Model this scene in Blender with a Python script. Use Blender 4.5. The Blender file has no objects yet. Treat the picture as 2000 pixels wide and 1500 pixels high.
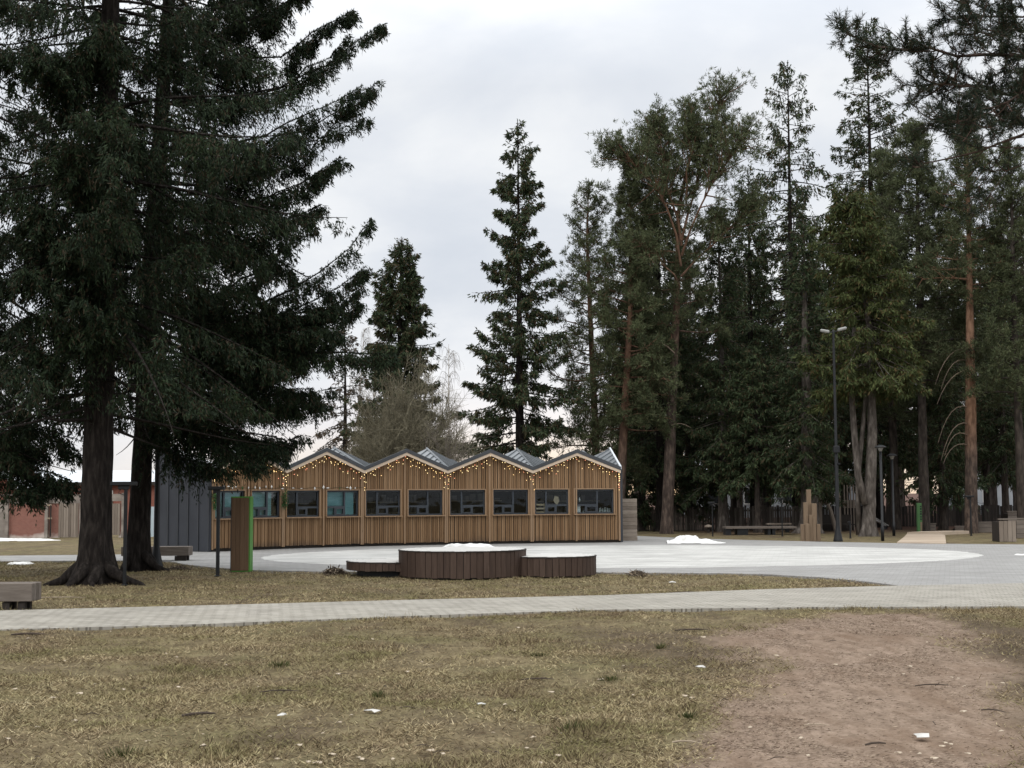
import bpy, math, random
import numpy as np
from mathutils import Vector, Matrix

random.seed(7)
RNG = np.random.default_rng(11)
C = bpy.context.scene.collection
SC = bpy.context.scene

# ------------------------------------------------------------------ camera
F = 2773.0                     # focal length in photo pixels (photo 2000 x 1500)
CAMZ = 1.7
PITCH = math.atan((965 - 750) / F)
ROLL = 0.0055
cp, sp = math.cos(PITCH), math.sin(PITCH)
FWD = np.array([0, cp, sp]); R0 = np.array([1., 0, 0]); U0 = np.array([0, -sp, cp])
RGT = R0 * math.cos(ROLL) - U0 * math.sin(ROLL)
UPV = U0 * math.cos(ROLL) + R0 * math.sin(ROLL)
CAM = np.array([0, 0, CAMZ])

def ray(px, py):
    return FWD + RGT * ((px - 1000) / F) + UPV * ((750 - py) / F)
def G(px, py, z=0.0):          # ground point seen at a pixel
    d = ray(px, py); t = (z - CAMZ) / d[2]
    return CAM + d * t
def P(px, py, Y):              # point of a sight line at ground distance Y
    d = ray(px, py); return CAM + d * (Y / d[1])

cam = bpy.data.cameras.new('camera'); camo = bpy.data.objects.new('camera', cam); C.objects.link(camo)
camo.matrix_world = Matrix(((RGT[0], UPV[0], -FWD[0], 0), (RGT[1], UPV[1], -FWD[1], 0), (RGT[2], UPV[2], -FWD[2], CAMZ), (0, 0, 0, 1)))
cam.sensor_width = 36; cam.lens = 36 * F / 2000; cam.clip_start = .1; cam.clip_end = 3000
SC.camera = camo
SC.view_settings.view_transform = 'Standard'; SC.view_settings.look = 'None'
SC.view_settings.exposure = 0.26; SC.view_settings.gamma = 1.0
SC.cycles.max_bounces = 6; SC.cycles.diffuse_bounces = 3; SC.cycles.glossy_bounces = 3
SC.cycles.transparent_max_bounces = 8; SC.cycles.transmission_bounces = 4

# ------------------------------------------------------------------ noise in numpy
def _h(ix, iy, s):
    n = (ix.astype(np.int64) * 374761393 + iy.astype(np.int64) * 668265263 + s * 974711) & 0x7fffffff
    n = ((n ^ (n >> 13)) * 1274126177) & 0x7fffffff
    return ((n ^ (n >> 16)) & 0xffff) / 65535.0
def vnoise(x, y, s=0):
    x = np.asarray(x, float); y = np.asarray(y, float)
    ix = np.floor(x); iy = np.floor(y); fx = x - ix; fy = y - iy
    fx = fx * fx * (3 - 2 * fx); fy = fy * fy * (3 - 2 * fy)
    a = _h(ix, iy, s); b = _h(ix + 1, iy, s); c = _h(ix, iy + 1, s); d = _h(ix + 1, iy + 1, s)
    return (a * (1 - fx) + b * fx) * (1 - fy) + (c * (1 - fx) + d * fx) * fy
def fbm(x, y, s=0, o=4):
    r = 0; a = .5; t = 0
    for k in range(o):
        r = r + a * vnoise(x * 2 ** k, y * 2 ** k, s + k * 17); t += a; a *= .5
    return r / t
def sstep(a, b, x):
    t = np.clip((x - a) / (b - a), 0, 1); return t * t * (3 - 2 * t)
def inpoly(x, y, poly):
    r = np.zeros(x.shape, bool); n = len(poly); j = n - 1
    for i in range(n):
        xi, yi = poly[i][0], poly[i][1]; xj, yj = poly[j][0], poly[j][1]
        c = ((yi > y) != (yj > y)) & (x < (xj - xi) * (y - yi) / (yj - yi + 1e-12) + xi)
        r ^= c; j = i
    return r
def sdpoly(x, y, poly):        # signed distance, positive inside
    d = np.full(x.shape, 1e9); n = len(poly)
    for i in range(n):
        ax, ay = poly[i][:2]; bx, by = poly[(i + 1) % n][:2]
        ex, ey = bx - ax, by - ay
        t = np.clip(((x - ax) * ex + (y - ay) * ey) / (ex * ex + ey * ey + 1e-12), 0, 1)
        d = np.minimum(d, np.hypot(x - ax - ex * t, y - ay - ey * t))
    return np.where(inpoly(x, y, poly), d, -d)

# ------------------------------------------------------------------ materials
def new_mat(name):
    m = bpy.data.materials.new(name); m.use_nodes = True
    nt = m.node_tree; b = nt.nodes['Principled BSDF']
    return m, nt, b
def N(nt, typ, **kw):
    n = nt.nodes.new(typ)
    for k, v in kw.items(): setattr(n, k, v)
    return n
def L(nt, a, b): nt.links.new(a, b)
def coords(nt, kind='Object', scale=(1, 1, 1)):
    tc = N(nt, 'ShaderNodeTexCoord'); mp = N(nt, 'ShaderNodeMapping')
    mp.inputs['Scale'].default_value = scale
    L(nt, tc.outputs[kind], mp.inputs['Vector']); return mp.outputs['Vector']
def ramp(nt, fac, stops):
    r = N(nt, 'ShaderNodeValToRGB'); e = r.color_ramp.elements
    while len(e) > 1: e.remove(e[-1])
    e[0].position = stops[0][0]; e[0].color = (*stops[0][1], 1)
    for p, c in stops[1:]:
        k = e.new(p); k.color = (*c, 1)
    L(nt, fac, r.inputs['Fac']); return r.outputs['Color']
def noise(nt, vec, scale, detail=4, rough=.55, dist=0):
    n = N(nt, 'ShaderNodeTexNoise'); n.inputs['Scale'].default_value = scale
    n.inputs['Detail'].default_value = detail; n.inputs['Roughness'].default_value = rough
    n.inputs['Distortion'].default_value = dist
    L(nt, vec, n.inputs['Vector']); return n.outputs['Fac']
def mixc(nt, fac, a, b, mode='MIX'):
    m = N(nt, 'ShaderNodeMix', data_type='RGBA', blend_type=mode)
    if isinstance(fac, (int, float)): m.inputs[0].default_value = fac
    else: L(nt, fac, m.inputs[0])
    for v, s in ((a, m.inputs[6]), (b, m.inputs[7])):
        if isinstance(v, tuple): s.default_value = (*v, 1)
        else: L(nt, v, s)
    return m.outputs[2]
def math_(nt, op, a, b=None, clamp=False):
    m = N(nt, 'ShaderNodeMath', operation=op); m.use_clamp = clamp
    for v, s in ((a, m.inputs[0]), (b, m.inputs[1])):
        if v is None: continue
        if isinstance(v, (int, float)): s.default_value = v
        else: L(nt, v, s)
    return m.outputs[0]
def bump(nt, bsdf, h, strength=.5, dist=.02):
    b = N(nt, 'ShaderNodeBump'); b.inputs['Strength'].default_value = strength; b.inputs['Distance'].default_value = dist
    L(nt, h, b.inputs['Height']); L(nt, b.outputs['Normal'], bsdf.inputs['Normal'])
def island(nt):
    return N(nt, 'ShaderNodeNewGeometry').outputs['Random Per Island']

def mat_noise(name, stops, scale=3, sc=(1, 1, 1), detail=5, rough=.8, bmp=.3, bd=.02, isl=0.0, metallic=0, spec=.3, kind='Object'):
    m, nt, b = new_mat(name)
    v = coords(nt, kind, sc); f = noise(nt, v, scale, detail)
    if isl > 0:
        r = island(nt); f = math_(nt, 'ADD', math_(nt, 'MULTIPLY', f, 1 - isl), math_(nt, 'MULTIPLY', r, isl))
    L(nt, ramp(nt, f, stops), b.inputs['Base Color'])
    b.inputs['Roughness'].default_value = rough; b.inputs['Metallic'].default_value = metallic
    b.inputs['Specular IOR Level'].default_value = spec
    if bmp: bump(nt, b, noise(nt, v, scale * 3, 4), bmp, bd)
    return m

def leaf_mat(name, dark, mid, light, brown=None, bf=.08, clump=.35, trans=.15):
    m, nt, b = new_mat(name)
    r = island(nt); v = coords(nt, 'Object'); f = noise(nt, v, clump * 2.2, 3)
    t = math_(nt, 'ADD', math_(nt, 'MULTIPLY', r, .45), math_(nt, 'MULTIPLY', f, .55))
    col = ramp(nt, t, [(.25, dark), (.5, mid), (.78, light)])
    if brown:
        w = N(nt, 'ShaderNodeTexWhiteNoise', noise_dimensions='1D'); L(nt, r, w.inputs['W'])
        k = math_(nt, 'LESS_THAN', math_(nt, 'ADD', w.outputs['Value'], math_(nt, 'MULTIPLY', noise(nt, v, .9, 2), -.25)), bf - .05)
        col = mixc(nt, k, col, brown)
    L(nt, col, b.inputs['Base Color']); b.inputs['Roughness'].default_value = .7
    b.inputs['Specular IOR Level'].default_value = .15
    tr = N(nt, 'ShaderNodeBsdfTranslucent'); L(nt, col, tr.inputs['Color'])
    mx = N(nt, 'ShaderNodeMixShader'); mx.inputs[0].default_value = trans
    L(nt, b.outputs[0], mx.inputs[1]); L(nt, tr.outputs[0], mx.inputs[2])
    L(nt, mx.outputs[0], nt.nodes['Material Output'].inputs['Surface'])
    return m

M = {}
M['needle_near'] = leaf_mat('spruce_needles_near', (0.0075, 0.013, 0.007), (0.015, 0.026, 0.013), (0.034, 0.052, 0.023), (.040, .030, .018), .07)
M['needle'] = leaf_mat('spruce_needles', (0.02, 0.031, 0.0155), (0.04, 0.059, 0.029), (0.076, 0.098, 0.045), (.065, .050, .028), .09)
M['needle_cone'] = leaf_mat('spruce_needles_with_cones', (0.017, 0.028, 0.014), (0.036, 0.054, 0.027), (0.074, 0.092, 0.042), (.07, .050, .028), .16)
M['needle_yellow'] = leaf_mat('spruce_needles_yellow_green', (0.025, 0.034, 0.012), (0.05, 0.064, 0.022), (0.088, 0.102, 0.036), (.07, .05, .02), .08)
M['needle_brown'] = leaf_mat('spruce_needles_sparse', (.03, .028, .02), (.05, .042, .03), (.075, .062, .042), (.09, .06, .04), .2)
M['needle_pine'] = leaf_mat('pine_needles', (0.036, 0.046, 0.024), (0.071, 0.087, 0.043), (0.126, 0.144, 0.072), (.06, .055, .03), .08)
M['needle_deep'] = leaf_mat('forest_needles', (0.021, 0.028, 0.0135), (0.041, 0.05, 0.0245), (0.072, 0.082, 0.038), (.05, .035, .02), .12)
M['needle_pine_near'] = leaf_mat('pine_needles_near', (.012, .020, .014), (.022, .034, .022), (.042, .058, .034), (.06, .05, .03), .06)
M['bark_spruce'] = mat_noise('spruce_bark', [(.3, (.008, .0065, .006)), (.5, (.018, .015, .0135)), (.7, (.040, .034, .030))], 14, (1, 1, .22), 6, .95, .9, .04, spec=.1)
M['bark_grey'] = mat_noise('grey_bark', [(.3, (.042, .036, .031)), (.5, (.088, .076, .067)), (.72, (.175, .155, .138))], 9, (1, 1, .3), 6, .95, .9, .04, spec=.1)
M['bark_dark'] = mat_noise('dark_forest_bark', [(.3, (.022, .018, .016)), (.5, (.048, .040, .035)), (.7, (.085, .07, .06))], 9, (1, 1, .3), 5, .95, .7, .04, spec=.1)
def pine_bark(name, z0, z1, orange=((.105, .060, .042), (.16, .095, .064))):
    m, nt, b = new_mat(name); tc = N(nt, 'ShaderNodeTexCoord'); sx = N(nt, 'ShaderNodeSeparateXYZ')
    L(nt, tc.outputs['Object'], sx.inputs[0])
    v = coords(nt, 'Object', (1, 1, .35)); f = noise(nt, v, 8, 6)
    mr = N(nt, 'ShaderNodeMapRange'); mr.inputs[1].default_value = z0; mr.inputs[2].default_value = z1
    L(nt, sx.outputs['Z'], mr.inputs[0])
    k = math_(nt, 'ADD', mr.outputs[0], math_(nt, 'MULTIPLY', math_(nt, 'SUBTRACT', f, .5), .8), True)
    low = ramp(nt, f, [(.3, (.028, .021, .018)), (.52, (.066, .050, .042)), (.7, (.12, .095, .080))])
    up = ramp(nt, f, [(.35, orange[0]), (.6, orange[1]), (.75, (.24, .15, .10))])
    L(nt, mixc(nt, k, low, up), b.inputs['Base Color']); b.inputs['Roughness'].default_value = .9
    b.inputs['Specular IOR Level'].default_value = .1
    bump(nt, b, f, .8, .04); return m
M['bark_pine'] = pine_bark('pine_bark', 6.5, 12.5)
M['bark_pine_red'] = pine_bark('pine_bark_red', 2.0, 5.5)
M['twig_olive'] = mat_noise('willow_twigs', [(.3, (.09, .08, .054)), (.7, (.19, .17, .115))], 2, rough=.8, bmp=0, isl=.5)
M['twig_grey'] = mat_noise('bare_twigs', [(.3, (.09, .075, .06)), (.7, (.19, .165, .14))], 2, rough=.8, bmp=0, isl=.4)
M['birch_bark'] = mat_noise('birch_bark', [(.3, (.12, .10, .09)), (.45, (.5, .47, .44)), (.8, (.62, .60, .57))], 5, (1, 1, 2.5), rough=.8, bmp=.1)

def board_mat(name, a, b_, c, sc=(14, 14, 1.3), isl=.45, rough=.75, stain=None):
    m, nt, b = new_mat(name)
    v = coords(nt, 'Object', sc); f = noise(nt, v, 1.6, 6, .6, .6); r = island(nt)
    t = math_(nt, 'ADD', math_(nt, 'MULTIPLY', f, 1 - isl), math_(nt, 'MULTIPLY', r, isl))
    col = ramp(nt, t, [(.22, a), (.5, b_), (.8, c)])
    kn = N(nt, 'ShaderNodeTexVoronoi'); kn.inputs['Scale'].default_value = 1.1
    L(nt, coords(nt, 'Object', (3, 3, 1.4)), kn.inputs['Vector'])
    kf = ramp(nt, kn.outputs['Distance'], [(.02, (1, 1, 1)), (.09, (0, 0, 0))])
    col = mixc(nt, math_(nt, 'MULTIPLY', kf, .5), col, tuple(x * .45 for x in a))
    if stain:                     # splash-back dirt on the lowest boards, ragged upper edge
        tc = N(nt, 'ShaderNodeTexCoord'); sx = N(nt, 'ShaderNodeSeparateXYZ'); L(nt, tc.outputs['Object'], sx.inputs[0])
        n2 = noise(nt, coords(nt, 'Object', (1, 1, .6)), 1.3, 4)
        k = math_(nt, 'SUBTRACT', math_(nt, 'MULTIPLY', n2, 1.25), math_(nt, 'ADD', math_(nt, 'MULTIPLY', sx.outputs['Z'], 1.3), .28), True)
        col = mixc(nt, math_(nt, 'MULTIPLY', k, 1.6, True), col, stain)
    L(nt, col, b.inputs['Base Color']); b.inputs['Roughness'].default_value = rough
    b.inputs['Specular IOR Level'].default_value = .2
    bump(nt, b, f, .35, .006); return m
M['larch'] = board_mat('larch_boards', (.15, .088, .046), (.23, .140, .074), (.30, .194, .111), stain=(.05, .042, .036))
M['larch_trim'] = board_mat('larch_trim', (.18, .115, .066), (.25, .165, .10), (.31, .215, .14), isl=.25)
M['larch_pale'] = board_mat('pale_fascia_wood', (.44, .34, .25), (.53, .42, .32), (.60, .49, .38), (6, 6, 6), .2)
M['wood_grey'] = board_mat('weathered_wood', (.13, .105, .085), (.23, .19, .155), (.34, .29, .24), (2.5, 2.5, 10), .35)
M['wood_grey_v'] = board_mat('weathered_wood_upright', (.10, .08, .065), (.17, .14, .115), (.25, .21, .175), (9, 9, 1.2), .5)
M['wood_bench'] = board_mat('bench_wood', (.075, .062, .052), (.125, .105, .09), (.19, .165, .145), (1.3, 10, 10), .3)
M['wood_stage'] = board_mat('dark_red_stage_boards', (.036, .023, .018), (.058, .038, .029), (.082, .056, .044), (12, 12, 1.4), .22)
M['wood_deck'] = mat_noise('pale_deck_top', [(.3, (.40, .39, .37)), (.7, (.58, .575, .56))], 2.5, (1, 9, 1), rough=.7, bmp=.2, bd=.005)
M['wood_pillar'] = board_mat('pillar_wood', (.045, .027, .016), (.085, .052, .030), (.13, .082, .050), (16, 16, 1.0), .35)
M['wood_beam'] = board_mat('timber_beams', (.105, .073, .047), (.165, .118, .079), (.225, .166, .117), (9, 9, 1.2), .5)
M['wood_dark'] = board_mat('dark_aged_wood', (.012, .010, .009), (.028, .023, .02), (.05, .042, .036), (9, 9, 1.2), .5)
M['picket'] = board_mat('picket_wood', (.045, .037, .031), (.085, .072, .061), (.14, .12, .102), (9, 9, 1.2), .6)
M['boardwalk'] = mat_noise('boardwalk_planks', [(.3, (.26, .205, .155)), (.5, (.38, .305, .235)), (.7, (.46, .38, .30))], 1.0, (.25, 1.6, 1), 6, .8, .1)
M['sheath'] = mat_noise('wall_sheathing', [(.3, (.012, .009, .007)), (.7, (.02, .015, .011))], 3, bmp=0)
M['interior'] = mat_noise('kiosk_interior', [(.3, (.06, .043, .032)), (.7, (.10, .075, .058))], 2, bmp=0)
M['metal_roof'] = mat_noise('roof_metal', [(.3, (.16, .175, .19)), (.7, (.22, .235, .25))], 1.5, rough=.38, bmp=.05, metallic=.55, spec=.5)
M['metal_cap'] = mat_noise('roof_edge_metal', [(.3, (.035, .038, .043)), (.7, (.05, .054, .06))], 2, rough=.45, bmp=0, spec=.4)
M['metal_verge'] = mat_noise('pale_verge_metal', [(.3, (.55, .58, .62)), (.7, (.65, .68, .72))], 2, rough=.4, bmp=0)
M['metal_wall'] = mat_noise('slate_wall_metal', [(.3, (.030, .033, .041)), (.7, (.043, .047, .057))], 2, (1, 1, .6), rough=.55, bmp=.05, spec=.3)
M['frame'] = mat_noise('window_frame_paint', [(.3, (.028, .034, .042)), (.7, (.04, .047, .057))], 4, rough=.45, bmp=0)
M['black'] = mat_noise('black_steel', [(.3, (.006, .0065, .0075)), (.7, (.012, .013, .015))], 5, rough=.5, bmp=.03)
M['lamp_grey'] = mat_noise('lamp_head_grey', [(.3, (.20, .20, .195)), (.7, (.27, .27, .26))], 6, rough=.4, bmp=0)
M['green'] = mat_noise('green_paint', [(.3, (.045, .17, .022)), (.7, (.065, .22, .032))], 2, rough=.5, bmp=.03)
M['green_dull'] = mat_noise('dull_green_paint', [(.3, (.045, .12, .04)), (.7, (.065, .16, .055))], 2, rough=.5, bmp=.03)
M['blind'] = mat_noise('teal_blind', [(.3, (.17, .36, .38)), (.7, (.25, .47, .48))], 3, (1, 1, 9), rough=.7, bmp=.2)
M['paper'] = mat_noise('white_paper', [(.3, (.68, .68, .66)), (.7, (.8, .8, .78))], 5, rough=.8, bmp=0)
M['pale_wood'] = mat_noise('pale_crate_wood', [(.3, (.38, .28, .18)), (.7, (.52, .41, .28))], 5, (1, 1, 6), rough=.7, bmp=0)
M['snow'] = mat_noise('old_snow', [(.25, (.42, .41, .39)), (.45, (.62, .615, .60)), (.7, (.76, .765, .77))], 3, rough=.7, bmp=.6, bd=.04)
M['pipe'] = mat_noise('pale_pipe', [(.3, (.48, .47, .44)), (.7, (.58, .57, .54))], 4, rough=.5, bmp=0)
M['concrete'] = mat_noise('old_concrete', [(.3, (.14, .12, .105)), (.55, (.24, .21, .185)), (.8, (.34, .31, .28))], 1.6, (1, 1, 2), rough=.9, bmp=.3)
M['blue_sheet'] = mat_noise('pale_blue_sheet', [(.3, (.33, .40, .44)), (.7, (.42, .49, .53))], 1.5, rough=.5, bmp=0)
M['white_paint'] = mat_noise('white_paint', [(.3, (.62, .62, .6)), (.7, (.76, .76, .74))], 3, rough=.6, bmp=0)
M['roof_snow'] = mat_noise('pale_sheet_roof', [(.3, (.48, .52, .56)), (.7, (.60, .63, .66))], 1.2, rough=.6, bmp=.1)
M['house_pale'] = mat_noise('pale_blue_house_wall', [(.3, (.34, .37, .40)), (.7, (.46, .49, .52))], .8, rough=.8, bmp=0)
M['dark_pane'] = mat_noise('dark_window_pane', [(.3, (.012, .014, .016)), (.7, (.03, .033, .037))], 2, rough=.15, bmp=0, spec=.5)
M['leaf_dry'] = mat_noise('dry_leaf', [(.3, (.20, .15, .10)), (.7, (.50, .43, .34))], 20, rough=.8, bmp=.2, isl=.4)
M['stick'] = mat_noise('dead_stick', [(.3, (.035, .026, .02)), (.7, (.085, .064, .05))], 9, rough=.9, bmp=.3)
M['stick_pale'] = mat_noise('pale_stick', [(.3, (.20, .155, .11)), (.7, (.36, .30, .23))], 9, rough=.9, bmp=.3)
M['dead_wood'] = mat_noise('dead_branch_wood', [(.3, (.10, .075, .055)), (.7, (.20, .155, .12))], 6, rough=.9, bmp=.2)
M['scrap'] = mat_noise('weathered_paper', [(.3, (.38, .37, .35)), (.7, (.52, .51, .49))], 12, rough=.8, bmp=.2)
M['heap'] = mat_noise('soil_heap', [(.3, (.045, .034, .026)), (.55, (.12, .092, .068)), (.85, (.32, .26, .19))], 14, rough=.95, bmp=0, isl=.75)
M['slide_metal'] = mat_noise('slide_steel', [(.3, (.35, .34, .33)), (.7, (.5, .49, .48))], 3, rough=.35, bmp=0, metallic=.6)
M['garland_green'] = leaf_mat('garland_leaves', (.02, .05, .015), (.04, .09, .03), (.07, .14, .05))
M['wire'] = mat_noise('thin_wire', [(.3, (.02, .025, .015)), (.7, (.03, .035, .02))], 3, bmp=0)
M['glassware'] = mat_noise('pale_bottle_glass', [(.3, (.45, .47, .45)), (.7, (.62, .63, .6))], 5, rough=.15, bmp=0, spec=.5)

def brick_mat(name, a, b_, mortar, sc, white=False):
    m, nt, b = new_mat(name)
    t = N(nt, 'ShaderNodeTexBrick'); t.inputs['Color1'].default_value = (*a, 1); t.inputs['Color2'].default_value = (*b_, 1)
    t.inputs['Mortar'].default_value = (*mortar, 1); t.inputs['Scale'].default_value = sc; t.inputs['Mortar Size'].default_value = .018
    tc = N(nt, 'ShaderNodeTexCoord'); sx = N(nt, 'ShaderNodeSeparateXYZ'); cx = N(nt, 'ShaderNodeCombineXYZ')
    L(nt, tc.outputs['Object'], sx.inputs[0]); L(nt, sx.outputs['X'], cx.inputs['X']); L(nt, sx.outputs['Z'], cx.inputs['Y'])
    L(nt, cx.outputs[0], t.inputs['Vector'])
    f = noise(nt, coords(nt), .9, 5)
    col = mixc(nt, math_(nt, 'MULTIPLY', f, .55), t.outputs['Color'], tuple(x * .55 for x in a))
    if white:                    # lime bloom near the foot of the wall
        k = math_(nt, 'SUBTRACT', math_(nt, 'MULTIPLY', noise(nt, coords(nt), 2.2, 4), 1.5), math_(nt, 'ADD', math_(nt, 'MULTIPLY', sx.outputs['Z'], 2.6), .25), True)
        col = mixc(nt, math_(nt, 'MULTIPLY', k, 1.8, True), col, (.52, .46, .42))
    L(nt, col, b.inputs['Base Color']); b.inputs['Roughness'].default_value = .9
    return m
M['brick'] = brick_mat('red_brick', (.22, .068, .046), (.27, .092, .064), (.22, .15, .12), 4)
M['brick_old'] = brick_mat('old_brick', (.22, .088, .065), (.27, .115, .088), (.26, .18, .15), 5, True)

def glass_mat():
    m, nt, b = new_mat('window_glass')
    tr = N(nt, 'ShaderNodeBsdfTransparent'); tr.inputs[0].default_value = (.82, .86, .87, 1)
    gl = N(nt, 'ShaderNodeBsdfGlossy'); gl.inputs['Roughness'].default_value = .02
    fr = N(nt, 'ShaderNodeFresnel'); fr.inputs['IOR'].default_value = 1.5
    wv = noise(nt, coords(nt), 1.5, 2); bp = N(nt, 'ShaderNodeBump'); bp.inputs['Strength'].default_value = .06; bp.inputs['Distance'].default_value = .05
    L(nt, wv, bp.inputs['Height']); L(nt, bp.outputs[0], gl.inputs['Normal'])
    mx = N(nt, 'ShaderNodeMixShader'); L(nt, math_(nt, 'MULTIPLY', fr.outputs[0], .45), mx.inputs[0])
    L(nt, tr.outputs[0], mx.inputs[1]); L(nt, gl.outputs[0], mx.inputs[2])
    L(nt, mx.outputs[0], nt.nodes['Material Output'].inputs['Surface']); return m
M['glass'] = glass_mat()
def emit_mat(name, col, s):
    m, nt, b = new_mat(name); b.inputs['Base Color'].default_value = (*col, 1)
    b.inputs['Emission Color'].default_value = (*col, 1); b.inputs['Emission Strength'].default_value = s; return m
BULB = [emit_mat('bulb_warm', (1, .66, .26), 3.6), emit_mat('bulb_gold', (1, .78, .38), 4.0), emit_mat('bulb_red', (1, .36, .20), 3.0)]

# ------------------------------------------------------------------ mesh building
class MB:
    def __init__(s): s.v = []; s.f = []; s.n = 0
    def add(s, verts, faces):
        s.v.extend([tuple(map(float, p)) for p in verts]); o = s.n
        s.f.extend([tuple(i + o for i in f) for f in faces]); s.n += len(verts); return s
    def obox(s, o, u, v, w):     # box from a corner and three edge vectors
        o, u, v, w = (np.asarray(q, float) for q in (o, u, v, w))
        p = [o, o + u, o + u + v, o + v, o + w, o + u + w, o + u + v + w, o + v + w]
        f = [(0, 3, 2, 1), (4, 5, 6, 7), (0, 1, 5, 4), (1, 2, 6, 5), (2, 3, 7, 6), (3, 0, 4, 7)]
        if np.dot(np.cross(u, v), w) < 0: f = [t[::-1] for t in f]
        return s.add(p, f)
    def box(s, c, size, rz=0.0, bev=0.0):    # centre of the base, size
        a, b = math.cos(rz), math.sin(rz); sx, sy, sz = size
        u = np.array([a, b, 0]) * sx; v = np.array([-b, a, 0]) * sy; o = np.asarray(c, float) - u / 2 - v / 2
        if bev <= 0: return s.obox(o, u, v, (0, 0, sz))
        pts = []
        for z, k in ((0, bev), (bev, 0), (sz - bev, 0), (sz, bev)):
            uu = u / sx; vv = v / sy
            for q in ((k, 0 + k), (sx - k, k), (sx - k, sy - k), (k, sy - k)):
                pts.append(o + uu * q[0] + vv * q[1] + np.array([0, 0, z]))
        f = [(3, 2, 1, 0), (12, 13, 14, 15)]
        for r in range(3):
            for i in range(4): f.append((r * 4 + i, r * 4 + (i + 1) % 4, r * 4 + 4 + (i + 1) % 4, r * 4 + 4 + i))
        return s.add(pts, f)
    def hexa(s, b4, t4):         # any eight-cornered block: bottom ring, top ring
        return s.add(list(b4) + list(t4), [(3, 2, 1, 0), (4, 5, 6, 7)] + [(i, (i + 1) % 4, 4 + (i + 1) % 4, 4 + i) for i in range(4)])
    def tube(s, pts, rad, n=6, cap=True):
        pts = [np.asarray(p, float) for p in pts]; m = len(pts)
        if not hasattr(rad, '__len__'): rad = [rad] * m
        ref = np.array([0.31, 0.95, 0.05]); vs = []
        for i in range(m):
            t = pts[min(i + 1, m - 1)] - pts[max(i - 1, 0)]; t = t / (np.linalg.norm(t) + 1e-9)
            a = np.cross(t, ref)
            if np.linalg.norm(a) < .1: a = np.cross(t, (1, 0, 0))
            a /= np.linalg.norm(a); b = np.cross(t, a)
            for k in range(n):
                q = 2 * math.pi * k / n; vs.append(pts[i] + (a * math.cos(q) + b * math.sin(q)) * rad[i])
        fs = [(i * n + k, i * n + (k + 1) % n, (i + 1) * n + (k + 1) % n, (i + 1) * n + k) for i in range(m - 1) for k in range(n)]
        if cap: fs += [tuple(range(n))[::-1], tuple((m - 1) * n + k for k in range(n))]
        return s.add(vs, fs)
    def lathe(s, c, prof, n=20):  # prof: (radius, z) from below
        c = np.asarray(c, float); vs = []
        for r, z in prof:
            for k in range(n):
                q = 2 * math.pi * k / n; vs.append(c + np.array([r * math.cos(q), r * math.sin(q), z]))
        m = len(prof); fs = [(i * n + k, i * n + (k + 1) % n, (i + 1) * n + (k + 1) % n, (i + 1) * n + k) for i in range(m - 1) for k in range(n)]
        fs += [tuple(range(n))[::-1], tuple((m - 1) * n + k for k in range(n))]
        return s.add(vs, fs)
    def build(s, name, mat, parent=None, origin=(0, 0, 0), smooth=False):
        me = bpy.data.meshes.new(name); o = np.asarray(origin, float)
        me.from_pydata([tuple(np.asarray(p) - o) for p in s.v], [], s.f); me.materials.append(mat)
        if smooth: me.polygons.foreach_set('use_smooth', [True] * len(me.polygons))
        me.update(); ob = bpy.data.objects.new(name, me); C.objects.link(ob)
        if parent is not None: ob.parent = parent
        else: ob.location = tuple(o)
        return ob

def quad_obj(name, V, mat, parent=None, origin=(0, 0, 0)):      # V: (n,4,3)
    n = len(V); me = bpy.data.meshes.new(name); o = np.asarray(origin, float)
    me.vertices.add(n * 4); me.loops.add(n * 4); me.polygons.add(n)
    me.vertices.foreach_set('co', (V.reshape(-1, 3) - o).astype(np.float32).ravel())
    me.loops.foreach_set('vertex_index', np.arange(n * 4, dtype=np.int32))
    me.polygons.foreach_set('loop_start', np.arange(0, n * 4, 4, dtype=np.int32))
    me.update(calc_edges=True); me.materials.append(mat)
    ob = bpy.data.objects.new(name, me); C.objects.link(ob)
    if parent is not None: ob.parent = parent
    else: ob.location = tuple(o)
    return ob
def nrm(a): return a / (np.linalg.norm(a, axis=-1, keepdims=True) + 1e-9)
def kites(Pt, D, Ln, W, rng):
    S = nrm(np.cross(D, nrm(rng.normal(size=D.shape))))
    mid = Pt + D * (Ln * .4)[:, None]
    return np.stack([Pt, mid + S * (W * .5)[:, None], Pt + D * Ln[:, None], mid - S * (W * .5)[:, None]], 1)

def tag(o, label=None, cat=None, group=None, kind=None):
    if label: o['label'] = label
    if cat: o['category'] = cat
    if group: o['group'] = group
    if kind: o['kind'] = kind
    return o
def thing(name, loc, label, cat, group=None):
    o = bpy.data.objects.new(name, None); C.objects.link(o); o.location = tuple(map(float, loc)); o.empty_display_size = .3
    return tag(o, label, cat, group)
def copy_tree(o, parent=None):
    c = o.copy(); C.objects.link(c)
    if parent is not None: c.parent = parent
    for ch in list(o.children): copy_tree(ch, c)
    return c

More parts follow.
